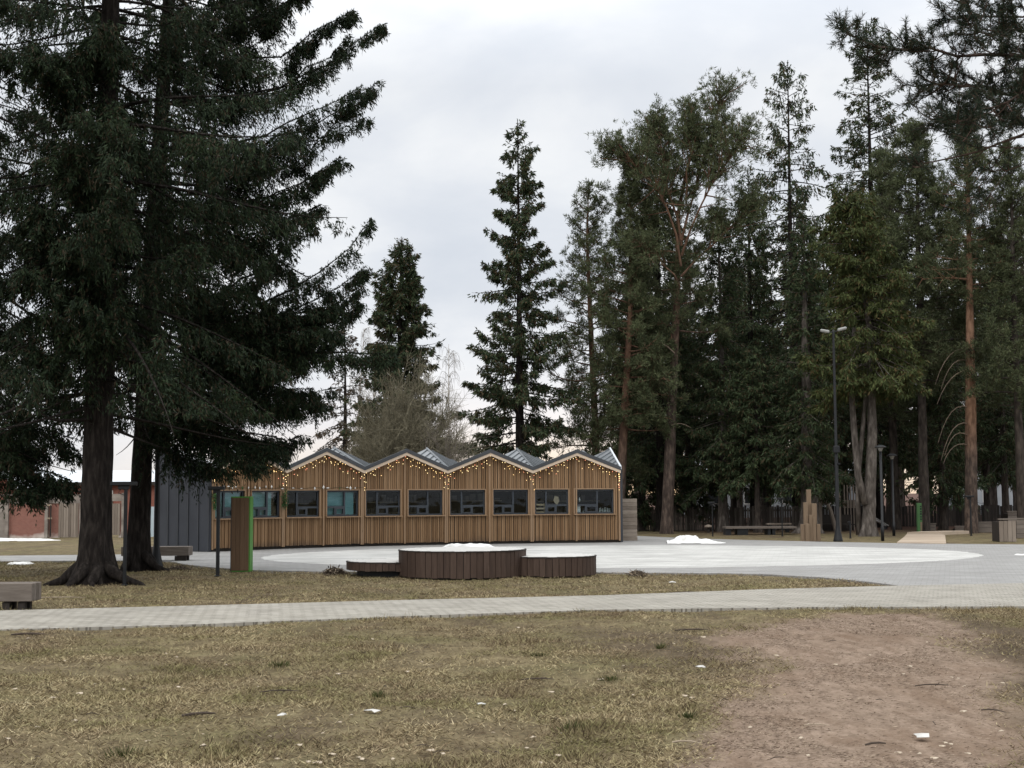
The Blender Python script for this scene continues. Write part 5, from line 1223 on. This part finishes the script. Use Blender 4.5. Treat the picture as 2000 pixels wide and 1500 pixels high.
# --- the wood on the right
def wood():
    dp = dict(tuft=18, per=7, sub=9)
    Y = 60; b = at(1212, Y)
    pine(b, ztop(1232, 300, Y), 4.4, 41, 'dense pine with a red leaning trunk just right of the kiosk building', lambda t, az: (1.75 + .45 * math.sin(t * 9 + az)) * (1 - .70 * t ** 2.2), nb=110, tr=.2, bark='bark_pine_red',
         trunk=tr_px([(1208, 1038), (1222, 760), (1232, 600), (1230, 300)], Y, b), opt=dp, up=.1)
    Y = 64; spruce(at(1288, Y), ztop(1288, 218, Y), 2.0, 3.0, 42, 'narrow dense spruce behind the slim pines with a thick rounded top', 'needle', nb=220, tr=.2, prof=.42, opt=dict(tw_n=13), gap=.04)
    Y = 59.5; b = G(1307, 1042)
    pine(b, ztop(1375, 222, Y), ztop(1330, 640, Y), 43, 'tall pine with a thick red-brown trunk and open forked crown before the wood', lambda t, az: (2.35 - .9 * abs(t - .40)) * (.72 + .35 * math.sin(az * 2 + t * 5)) * (1.05 if math.cos(az) > 0 else .85) * (1 - .45 * t ** 3),
         nb=44, tr=.25, bark='bark_pine', trunk=tr_px([(1307, 1042), (1316, 800), (1326, 600), (1330, 400), (1348, 310), (1380, 222)], Y, b), opt=dict(tuft=16, per=7, sub=8, nl=.19), up=.4, flare=.3,
         heroes=[[P(1330, 520, Y), P(1300, 400, Y - .3), P(1250, 330, Y - .5), P(1205, 300, Y - .4)], [P(1331, 470, Y), P(1352, 380, Y + .4), P(1392, 270, Y + .6), P(1408, 188, Y + .5)],
                 [P(1331, 500, Y), P(1370, 400, Y - .5), P(1420, 320, Y - .8), P(1456, 268, Y - .8)], [P(1330, 540, Y), P(1390, 480, Y + .3), P(1440, 430, Y + .6), P(1462, 400, Y + .6)],
                 [P(1331, 480, Y), P(1310, 380, Y + .5), P(1290, 300, Y + .9), P(1275, 250, Y + 1.0)], [P(1328, 560, Y), P(1280, 500, Y - .8), P(1240, 470, Y - 1.2)], [P(1340, 400, Y), P(1345, 300, Y - .5), P(1350, 215, Y - .7)]],
         dead=[(bez(P(1318, 690, Y), P(1290, 660, Y - .3), P(1268, 668, Y - .5), 5), .04), (bez(P(1328, 430, Y), P(1350, 380, Y), P(1400, 350, Y - .4), 5), .05), (bez(P(1312, 830, Y), P(1330, 822, Y - .3), P(1350, 836, Y - .4), 5), .03)])
    Y = 63; spruce(at(1408, Y), ztop(1408, 400, Y), 2.3, 2.3, 44, 'dense dark spruce with low hanging boughs between the tall pine and the low platform', 'needle', bark='bark_grey', nb=210, tr=.2, prof=.5, opt=dict(hang=1.1), gap=.06)
    Y = 66; spruce(at(1470, Y), ztop(1470, 330, Y), 2.3, 2.8, 45, 'dark spruce behind the low platform left of the sparse tall spruce', 'needle', nb=190, tr=.2, prof=.55, gap=.08)
    Y = 67; spruce(at(1553, Y), ztop(1553, 118, Y), 3.8, 3.0, 46, 'very tall sparse spruce with drooping boughs and gaps showing sky', 'needle_cone', nb=190, tr=.21, prof=.52, opt=dict(tw_n=9, hang=1.7, lf_n=4, nk=3, str_l=.6, s0=.25), gap=.25, clumpy=.3, droop=1.25)
    Y = 57; b = G(1583, 1044); b = at(1578, 60); spruce(b, ztop(1575, 430, 60), 1.9, 2.0, 47, 'spruce with a thick grey trunk behind the timber sculpture', 'needle', bark='bark_grey', nb=190, tr=.34, prof=.5, gap=.05, flare=.7)
    # three-stemmed spruce
    b = G(1692, 1047); Y = b[1]
    t = spruce(b, ztop(1655, 375, Y), 2.45, 6.2, 48, 'yellow-green spruce with three grey stems joined at the foot right of the tall lamp', 'needle_yellow', bark='bark_grey', nb=240, tr=.235, prof=.42, opt=dict(tw_n=12, hang=1.2, str_l=.4), gap=.05, flare=.6,
               trunk=tr_px([(1695, 1047), (1702, 900), (1708, 740), (1690, 560), (1650, 375)], Y, b), rmul=lambda az, h: 1.0 + .15 * math.sin(3 * az + h),
               heroes=[(6.7, P(1575, 705, Y - 1.2), .2), (6.6, P(1600, 760, Y - 1), .0), (6.2, P(1690, 735, Y - 1.6), .0), (6.5, P(1560, 690, Y + .5), .2), (6.3, P(1660, 740, Y - 1.8), .0), (6.8, P(1740, 770, Y + .5), .1)])
    m = MB(); pts = [P(*q) for q in ((1690, 985, Y - .12), (1676, 930, Y - .1), (1668, 840, Y), (1662, 750, Y), (1668, 640, Y + .1))]; m.tube(pts, [.15, .135, .12, .11, .07], 12); m.build('stem', M['bark_grey'], t, b, True)
    m = MB(); pts = [P(*q) for q in ((1678, 1045, Y + .1), (1675, 950, Y + .15), (1684, 850, Y + .2), (1694, 740, Y + .2), (1700, 650, Y + .2))]; m.tube(pts, [.12, .09, .085, .08, .06], 12); m.build('stem', M['bark_grey'], t, b, True)
    Y = 69; spruce(at(1712, Y), ztop(1712, 40, Y), 3.3, 3.0, 49, 'tall dark spruce with a layered top behind the three-stemmed spruce', 'needle_cone', nb=270, tr=.24, prof=.50, gap=.08, clumpy=.15)
    Y = 61; b = at(1800, Y)
    pine(b, ztop(1790, 245, Y), 6.5, 50, 'broad bushy pine filling the wood between the three-stemmed spruce and the orange pine', lambda t, az: (3.0 - 1.2 * t) * (.75 + .35 * math.sin(3 * az + t * 7)) * (1 - .4 * t ** 4), nb=110, tr=.22, opt=dict(tuft=20, per=7, sub=9), up=.2, bark='bark_dark')
    Y = 63; b = at(1640, 66)
    pine(at(1745, 65), ztop(1745, 300, 65), 5.0, 58, 'grey-green pine behind the three-stemmed spruce', lambda t, az: 2.2 * (1 - .5 * t) * (.8 + .3 * math.sin(2 * az + t * 8)), nb=90, tr=.2, bark='bark_dark', opt=dict(tuft=18, per=7, sub=8), up=.2)
    b = G(1897, 1041); Y = b[1]
    dd = []
    for (sy, ex, ey, my) in ((684, 1826, 752, 680), (706, 1838, 760, 700), (722, 1830, 790, 735), (796, 1832, 866, 790), (828, 1838, 900, 825), (852, 1845, 890, 840), (870, 1842, 906, 868)):
        dd.append((bez(P(1893, sy, Y), P((1893 + ex) / 2 - 8, my - 12, Y - .4), P(ex, ey, Y - .8), 7), .035))
    pine(b, ztop(1885, 240, Y), ztop(1890, 560, Y), 51, 'pine with a straight orange trunk and curved dead branches at the right', lambda t, az: 2.3 * (1 - .55 * t) * (.75 + .3 * math.sin(2 * az + t * 6)), nb=70, tr=.26, bark='bark_pine_red2', opt=dict(tuft=18, per=6, sub=8), up=.2,
         trunk=tr_px([(1897, 1041), (1896, 800), (1893, 500), (1888, 240)], Y, b), dead=dd)
    Y = 58; pine(at(1992, Y), ztop(1992, 280, Y), 5.2, 52, 'pine with a dark trunk cut by the right edge of the photo', lambda t, az: 2.1 * (1 - .55 * t) * (.8 + .3 * math.sin(2 * az + t * 6)), nb=80, tr=.2, bark='bark_dark', opt=dict(tuft=18, per=7, sub=8), up=.2)
    Y = 64; spruce(at(1838, Y), 9.5, 1.9, 1.5, 53, 'young dark spruce with low boughs left of the orange pine trunk', 'needle', bark='bark_dark', nb=150, tr=.15, prof=.6, gap=.06)
    Y = 62; spruce(at(1345, Y + 4), 9.0, 2.1, .9, 54, 'young spruce with low boughs behind the trunk of the tall red-brown pine', 'needle', bark='bark_dark', nb=160, tr=.14, prof=.6, gap=.06)
    Y = 63; spruce(at(1250, Y + 3), 8.5, 1.8, .5, 55, 'low bushy spruce right behind the plank enclosure', 'needle', bark='bark_dark', nb=150, tr=.14, prof=.6, gap=.06)
    Y = 65; spruce(at(1960, Y + 2), 12, 2.2, 2.4, 56, 'bushy spruce between the orange pine and the right edge', 'needle', bark='bark_dark', nb=150, tr=.17, prof=.55, gap=.06)
    Y = 61; spruce(at(1476, 61.5), 8.0, 2.1, 2.6, 57, 'small spruce hanging over the post with the crossbar', 'needle', bark='bark_dark', nb=130, tr=.13, prof=.6, gap=.06, opt=dict(hang=1.2))
M['bark_pine_red2'] = pine_bark('pine_bark_orange', 2.8, 5.0, ((.15, .085, .055), (.25, .15, .10)))
wood()

# --- deeper in the wood: copies of a few kinds
def deep():
    kinds = []
    for k in range(3):
        kinds.append(spruce((60 + 6 * k, 150, 0), (17, 20, 15)[k], (2.4, 2.7, 2.2)[k], (3.6, 4.6, 3.0)[k], 80 + k, 'x', 'needle_deep', bark='bark_dark', nb=120, tr=.2, prof=.55, opt=dict(tw_n=8, lf_n=4, nk=2, lf_l=.34, lf_w=.085), gap=.08))
    for k in range(2):
        kinds.append(pine((80 + 6 * k, 150, 0), (19, 17)[k], (5.5, 4.5)[k], 90 + k, 'x', lambda t, az: 2.4 * (1 - .5 * t) * (.8 + .3 * math.sin(2 * az + t * 6)), mat='needle_deep', bark='bark_dark', nb=60, tr=.19, opt=dict(tuft=14, per=5, sub=7, nl=.28, nw=.05), up=.2))
    rng = random.Random(12); used = [False] * 5
    lab = ['dark spruce standing in the shaded depth of the wood on the right', 'dark pine standing in the shaded depth of the wood on the right']
    grp = ['spruces deep in the wood', 'pines deep in the wood']
    spots = []
    for row, (Y, n) in enumerate(((71, 7), (80, 9), (92, 11), (108, 12))):
        for i in range(n):
            px = 1225 + (2110 - 1225) * (i + rng.uniform(.15, .85)) / n; spots.append((px, Y + rng.uniform(-2.5, 2.5)))
    # height limited by what the skyline shows
    sky_px = [1190, 1230, 1290, 1340, 1460, 1500, 1560, 1640, 1715, 1800, 2000, 2120]; sky_py = [450, 400, 330, 330, 380, 400, 330, 400, 300, 280, 300, 300]
    for px, Y in spots:
        k = rng.choice((0, 1, 2, 0, 1, 2, 3, 4)); o = kinds[k]
        if used[k]: o = copy_tree(o)
        used[k] = True
        hmax = ztop(px, np.interp(px, sky_px, sky_py) + rng.uniform(0, 160), Y); h0 = (17, 20, 15, 19, 17)[k]; s = min(1.15, max(.62, hmax / h0)) * rng.uniform(.92, 1.0)
        p = at(px, Y); o.location = tuple(p); o.rotation_euler = (0, 0, rng.uniform(0, 6.28)); o.scale = (s * rng.uniform(.95, 1.15),) * 2 + (s,)
        o['label'] = lab[k > 2]; o['group'] = grp[k > 2]; o['category'] = 'spruce' if k < 3 else 'pine'
    for k in range(5):
        if not used[k]:
            for ch in list(kinds[k].children): bpy.data.objects.remove(ch)
            bpy.data.objects.remove(kinds[k])
    return kinds
KINDS = deep()

# --- near pine beyond the right edge, its boughs reach into the frame
def near_pine():
    Y = 17.6; b = at(1000 + 8.9 / Y * F, Y); rng = np.random.default_rng(77); t = thing('pine_tree', b, 'near pine outside the right edge whose long-needled boughs hang into the top right corner', 'pine')
    trunk_obj(t, b, np.array([[0, 0, z] for z in np.linspace(0, 14, 8)]), np.linspace(.26, .06, 8), M['bark_pine'], .3, 5, 14)
    tx = b[0]
    limbs = []; shoots = []
    def limb(px, r0, r1, dens, ln, z0=None, dep=.5, bare=.0, sub=.9):
        pts = np.array([P(q[0], q[1], Y + q[2]) for q in px]); a = np.array([tx, Y, pts[0][2] + .1 if z0 is None else z0])
        pts = np.concatenate([[a], pts]); seg = np.linalg.norm(np.diff(pts, axis=0), axis=1); cum = np.concatenate([[0], np.cumsum(seg)])
        tt = np.linspace(0, cum[-1], 14); fine = np.stack([np.interp(tt, cum, pts[:, i]) for i in range(3)], 1); fine[1:-1] += rng.normal(size=(12, 3)) * .02
        limbs.append((fine, r0, r1))
        for k in range(dens):
            s = cum[1] * .7 + (cum[-1] - cum[1] * .7) * (bare + (1 - bare) * rng.random() ** .9); i = min(int(s / cum[-1] * 13), 12); f = s / cum[-1] * 13 - i; q = fine[i] * (1 - f) + fine[i + 1] * f
            d = nrm(nrm(fine[i + 1] - fine[i]) * .6 + rng.normal(size=3) * (.7, .8, .6) + np.array([0, 0, .12])); l = sub * rng.uniform(.25, .75)
            p2 = bez(q, q + d * l * .5 + (0, 0, -.04), q + d * l + (0, 0, .10 * l), 5); limbs.append((p2, .011, .004))
            for m in range(ln):
                u = .35 + .65 * rng.random(); j = min(int(u * 4), 3); g = u * 4 - j; c = p2[j] * (1 - g) + p2[j + 1] * g; d2 = nrm(d * .7 + rng.normal(size=3) * .55 + np.array([0, 0, .25])); l2 = rng.uniform(.10, .24)
                shoots.append((c, d2, l2)); limbs.append((np.array([c, c + d2 * l2]), .005, .003))
        for m in range(4): shoots.append((fine[-1] - rng.random() * .2 * nrm(fine[-1] - fine[-2]), nrm(nrm(fine[-1] - fine[-2]) + rng.normal(size=3) * .5 + np.array([0, 0, .4])), .2))
    limb([(2040, 110, 0), (1960, 98, -.1), (1870, 108, -.2), (1790, 92, -.25), (1720, 98, -.3), (1690, 82, -.3), (1655, 66, -.35)], .045, .007, 50, 5, sub=.6, bare=.1)
    limb([(2040, 20, .3), (1960, 32, .2), (1900, 28, .1), (1850, 40, .1)], .03, .006, 26, 5, sub=.6)
    limb([(2040, 200, .2), (1950, 180, .1), (1880, 170, -.1), (1800, 168, -.2)], .035, .006, 44, 6, sub=.7)
    limb([(2040, 250, .5), (1960, 225, .5), (1900, 215, .4), (1840, 235, .3)], .03, .006, 40, 6, sub=.7)
    limb([(2040, 150, -.6), (1960, 205, -.8), (1900, 230, -.9), (1860, 240, -1.0)], .03, .006, 46, 6, sub=.7)
    limb([(2040, 60, -.4), (1950, 70, -.6), (1900, 60, -.7)], .03, .006, 34, 6, sub=.6)
    limb([(2040, 240, 0), (1975, 272, 0), (1915, 292, -.05), (1850, 306, -.1), (1775, 325, -.15)], .040, .006, 5, 3, sub=.35, bare=.5)
    limb([(1995, 262, 0), (1958, 285, .05), (1940, 330, .1), (1905, 370, .1), (1892, 410, .15)], .016, .004, 4, 2, sub=.3, bare=.6)
    limb([(2040, 300, -.2), (1990, 320, -.2), (1955, 352, -.25), (1925, 390, -.3)], .016, .004, 4, 2, sub=.3, bare=.6)
    limb([(1930, 290, 0), (1890, 286, .1), (1868, 272, .15)], .02, .006, 3, 2, sub=.3, bare=.6)
    for k in range(16):
        az = rng.uniform(-1.35, 1.9); z = rng.uniform(5.2, 13.2); ln_ = (14.6 - z) * .36 + .6; d0 = np.array([math.cos(az), math.sin(az), 0]); a = b + (0, 0, z)
        p = bez(a, a + d0 * ln_ * .5 + (0, 0, ln_ * .05), a + d0 * ln_ + (0, 0, ln_ * .25), 8); limbs.append((p, .045, .008))
        for m_ in range(26):
            i = int(rng.integers(2, 7)); d = nrm(d0 * .6 + rng.normal(size=3) * .7 + np.array([0, 0, .2])); l = rng.uniform(.3, .8); q = p[i] + d * l; limbs.append((np.array([p[i], p[i] + d * l * .5, q]), .01, .004))
            for g in range(4): c = p[i] + d * l * rng.uniform(.4, 1); shoots.append((c, nrm(d + rng.normal(size=3) * .5), rng.uniform(.1, .22)))
    tube_arrays(limbs, 5).build('branches', M['bark_pine_near'], t, b)
    c = np.array([s[0] for s in shoots]); d = np.array([s[1] for s in shoots]); l = np.array([s[2] for s in shoots]); n = 46; m = len(c)
    q = rng.random((m, n)); D_ = nrm(d[:, None] * .75 + rng.normal(size=(m, n, 3)) * .62); Pt = c[:, None] + d[:, None] * (l[:, None] * q)[..., None]
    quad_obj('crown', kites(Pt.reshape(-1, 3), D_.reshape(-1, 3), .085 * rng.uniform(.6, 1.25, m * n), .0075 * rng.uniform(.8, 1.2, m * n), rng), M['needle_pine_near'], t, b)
M['bark_pine_near'] = mat_noise('pine_twig_bark', [(.3, (.03, .02, .016)), (.7, (.085, .055, .042))], 9, rough=.9, bmp=.3)
near_pine()

# ------------------------------------------------------------------ grass and litter
def grass():
    rng = np.random.default_rng(5)
    def blades(n, x, y, z, lmin, lmax, w, flat):
        az = rng.uniform(0, 6.283, n); el = np.abs(rng.normal(0, flat, n)); D = np.stack([np.cos(az) * np.cos(el), np.sin(az) * np.cos(el), np.sin(el) + .12], 1); D = nrm(D)
        return kites(np.stack([x, y, z], 1), D, rng.uniform(lmin, lmax, n), np.full(n, w) * rng.uniform(.7, 1.3, n), rng)
    def gz(x, y): return np.minimum((fbm(x * 1.7, y * 1.7, 3, 4) - .5) * .075 - .012, .012) - .004
    n = 560000; y = 8.2 + 13.2 * rng.random(n) ** 1.25; x = rng.uniform(-1, 1, n) * (y * .375 + .3)
    d = dirt_at(x, y); s = soil_at(x, y); patch = fbm(x * 1.3, y * .9, 31, 4)
    keep = (rng.random(n) > d * 1.0) & (rng.random(n) > s * .75) & (rng.random(n) < .14 + 1.1 * sstep(.36, .60, patch)) & (sdpoly(x, y, PATH) < -.05 + .12 * fbm(x * 3, y * 3, 71, 3))
    x, y = x[keep], y[keep]; n = len(x); tall = sstep(.6, .74, fbm(x * 2.1, y * 2.1, 41, 3))
    K = blades(n, x, y, gz(x, y), .02, .078, .0052, .36)
    Kt = K.copy(); K[:, :, 2] = (K[:, :, 2] - gz(x, y)[:, None]) * (1 + 1.0 * tall[:, None]) + gz(x, y)[:, None]
    tag(quad_obj('grass', K, M['blade']), 'matted dead and green grass on the near lawn', 'grass', kind='stuff')
    n = 330000; x = rng.uniform(-13.5, 8, n); y = rng.uniform(19.5, 40, n); si = sdpoly(x, y, ISLAND); keep = (si > -.06 + .12 * (fbm(x * 3, y * 3, 73, 3) - .3)) & (rng.random(n) < .35 + sstep(.35, .6, fbm(x, y, 51, 3)))
    x, y = x[keep], y[keep]; n = len(x)
    n_ = n
    tag(quad_obj('lawn_grass', blades(n, x, y, np.minimum((fbm(x * 1.7, y * 1.7, 3, 4) - .5) * .075 - .012, .012) - .004, .03, .085, .0085, .45), M['blade']), 'short mixed grass on the lawn around the stage and spruces', 'grass', kind='stuff')
def needle_litter():
    rng = np.random.default_rng(15); n = 120000; y = 8.2 + 12.6 * rng.random(n) ** 1.1; x = rng.uniform(-.2, 1, n) * (y * .375 + .3)
    d = np.maximum(dirt_at(x, y), soil_at(x, y)); c = fbm(x * 1.6, y * .8, 61, 5)
    keep = (rng.random(n) < d) & (rng.random(n) < .16 + 1.0 * sstep(.44, .66, c)) & (sdpoly(x, y, PATH) < -.02); x, y = x[keep], y[keep]; n = len(x)
    az = rng.normal(0, 1.0, n); D = nrm(np.stack([np.cos(az), np.sin(az), rng.uniform(-.02, .22, n)], 1))
    z = np.minimum((fbm(x * 1.7, y * 1.7, 3, 4) - .5) * .075 - .024, .012) + .006
    tag(quad_obj('needle_litter', kites(np.stack([x, y, z], 1), D, rng.uniform(.012, .05, n), rng.uniform(.0025, .006, n), rng), M['litter']), 'brown needles and thatch scattered over the sandy trail and bare soil', 'needle litter', kind='stuff')
M['litter'] = mat_noise('needle_litter', [(.3, (.085, .058, .042)), (.55, (.17, .122, .09)), (.8, (.34, .27, .20))], 5, rough=.9, bmp=0, isl=.75)
needle_litter()
def tufts():
    rng = np.random.default_rng(25); M['tuft'] = leaf_mat('green_tuft_blades', (.020, .028, .009), (.05, .062, .02), (.11, .115, .04), (.20, .155, .09), .15)
    for px, py in ((1052, 1282), (1113, 1428), (243, 1478), (545, 1302), (1290, 1268), (740, 1362), (1190, 1330), (1345, 1402)):
        c = G(px, py); n = 170; q = rng.uniform(0, 6.283, n); r = np.abs(rng.normal(0, rng.uniform(.03, .07), n)); d = np.stack([np.cos(q), np.sin(q), np.zeros(n)], 1)
        K = kites(c + d * r[:, None], nrm(d * rng.uniform(.2, 1.2, n)[:, None] + np.array([0, 0, 1.])), rng.uniform(.02, rng.uniform(.06, .10), n), rng.uniform(.004, .007, n), rng)
        tag(quad_obj('grass_tuft', K, M['tuft'], None, c), 'small dark green grass tuft in the dead foreground lawn', 'grass tuft', 'dark green tufts in the lawn')
tufts()
def blade_mat():
    m, nt, b = new_mat('grass_blades'); r = island(nt); v = coords(nt, 'Object'); f = noise(nt, v, .8, 4); f2 = noise(nt, v, 4, 3)
    br = ramp(nt, noise(nt, v, .38, 5, .65), [(.42, (0, 0, 0)), (.60, (.75, .75, .75))])
    dead = ramp(nt, r, [(.03, (.050, .036, .020)), (.35, (.19, .145, .082)), (.75, (.41, .335, .195)), (1, (.62, .53, .35))])
    dead = mixc(nt, br, dead, ramp(nt, r, [(.05, (.055, .038, .025)), (.5, (.145, .10, .066)), (.9, (.27, .20, .13)), (1, (.5, .4, .27))]))
    grn = ramp(nt, r, [(.0, (.045, .048, .014)), (.6, (.11, .115, .038)), (1, (.19, .185, .07))])
    k = ramp(nt, math_(nt, 'ADD', math_(nt, 'MULTIPLY', f, .6), math_(nt, 'MULTIPLY', math_(nt, 'ADD', f2, r), .2)), [(.48, (0, 0, 0)), (.66, (.8, .8, .8))])
    L(nt, mixc(nt, k, dead, grn), b.inputs['Base Color']); b.inputs['Roughness'].default_value = .8; b.inputs['Specular IOR Level'].default_value = .15; return m
M['blade'] = blade_mat()
grass()

def litter():
    rng = random.Random(21)
    def stick(px, py, ln, r, rz, label, mat='stick', bend=.1, group=None, cat='stick'):
        p = G(px, py) + (0, 0, .004); bend = bend * rng.choice((-1, 1)) * rng.uniform(.3, 1.2); d = np.array([math.cos(rz), math.sin(rz), 0]); s = np.array([-d[1], d[0], 0]); m = MB()
        m.tube([p - d * ln / 2, p - d * ln * .2 + s * bend * ln * .3 + (0, 0, .01), p + d * ln * .15 + s * bend * ln * .2 + (0, 0, .012), p + d * ln / 2 + (0, 0, .004)], [r * .8, r, r * .9, r * .5], 6)
        if ln > .2: q = p + d * ln * .1; m.tube([q, q + d * ln * .18 + s * ln * .12 + (0, 0, .02)], [r * .6, r * .3], 5)
        tag(m.build('fallen_stick', M[mat], None, p), label, cat, group)
    stick(388, 1397, .26, .012, .35, 'thick dark stick lying in the dead grass at the lower left')
    stick(545, 1352, .34, .006, .12, 'long thin dark twig lying in the grass left of the centre foreground')
    stick(55, 1240, .42, .014, .03, 'brown stick lying along the path edge at the far left')
    stick(1340, 1452, .19, .007, -.3, 'short pale stick in the grass by the left edge of the sandy trail', 'stick_pale')
    stick(1595, 1418, .18, .005, -.2, 'thin pale curved twig lying on the sandy trail', 'stick_pale', .4)
    stick(1710, 1455, .15, .008, .2, 'short dark twig on the sandy trail near the white scrap')
    stick(1350, 1231, .42, .010, .1, 'curved dark twig at the top edge of the bare soil patch', 'stick', .5)
    stick(1820, 1340, .3, .006, .05, 'thin dark twig on the right half of the sandy trail')
    stick(1050, 1328, .3, .008, -.03, 'thin dark stick in the grass right of the centre foreground')
    stick(1338, 1158, .5, .012, 0, 'dark stick lying on the lawn strip beyond the path')
    stick(1940, 1390, .2, .006, -.8, 'thin forked dark twig on the soil at the right')
    stick(110, 1168, 1.0, .008, .04, 'long pale twig on the lawn beside the bench at the left', 'stick_pale')
    def scrap(px, py, sz, mat, label, group=None, cat='leaf'):
        p = G(px, py) + (0, 0, .004); a = rng.uniform(0, 6.28); m = MB(); n = 9; vs = []
        for k in range(n):
            q = 2 * math.pi * k / n; r = sz * (.5 + .22 * math.sin(2 * q) + rng.uniform(-.12, .12)); vs.append((p[0] + r * math.cos(q + a) * 1.25, p[1] + r * math.sin(q + a), p[2] + .35 * sz * abs(math.sin(q)) * rng.random()))
        vs.append((p[0], p[1], p[2] + .30 * sz)); m.add(vs + [(v[0], v[1], v[2] - .003) for v in vs], [(k, (k + 1) % n, n) for k in range(n)] + [((k + 1) % n + n + 1, k + n + 1, 2 * n + 1) for k in range(n)] + [(k, k + n + 1, (k + 1) % n + n + 1, (k + 1) % n) for k in range(n)])
        nm = {'leaf': 'dry_leaf', 'paper scrap': 'paper_scrap'}[cat]
        tag(m.build(nm, M[mat], None, p), label, cat, group)
    scrap(551, 1397, .055, 'scrap', 'left of the two white paper scraps in the foreground grass', None, 'paper scrap')
    scrap(728, 1391, .075, 'scrap', 'right and larger of the two white paper scraps in the foreground grass', None, 'paper scrap')
    scrap(1800, 1440, .085, 'scrap', 'white paper scrap lying on the sandy trail', None, 'paper scrap')
    scrap(1368, 1304, .07, 'scrap', 'white paper scrap at the edge of the grass beside the sandy trail', None, 'paper scrap')
    scrap(940, 1376, .045, 'scrap', 'small white paper scrap alone in the grass below the stage', None, 'paper scrap')
    scrap(1313, 1138, .10, 'scrap', 'white paper scrap on the lawn strip right of the debris pile', None, 'paper scrap')
    for k in range(60):
        px = rng.uniform(0, 1400); py = 1225 + 270 * rng.random() ** .8
        scrap(px, py, rng.uniform(.015, .042), 'leaf_dry', 'small pale dry leaf scattered in the foreground grass', 'dry leaves in the grass')
    for k in range(26):
        px = rng.uniform(1430, 1990); py = rng.uniform(1225, 1495)
        scrap(px, py, rng.uniform(.02, .04), 'leaf_dry', 'small dry leaf scattered on the sandy trail and soil at the right', 'dry leaves on the trail')
    for k in range(40):
        px = rng.uniform(0, 1990); py = 1215 + 280 * rng.random()
        stick(px, py, rng.uniform(.05, .14), rng.uniform(.002, .004), rng.uniform(-1.5, 1.5), 'small dark twig scattered on the foreground lawn and trail', 'stick', .15, 'small twigs on the ground', 'twig')
litter()
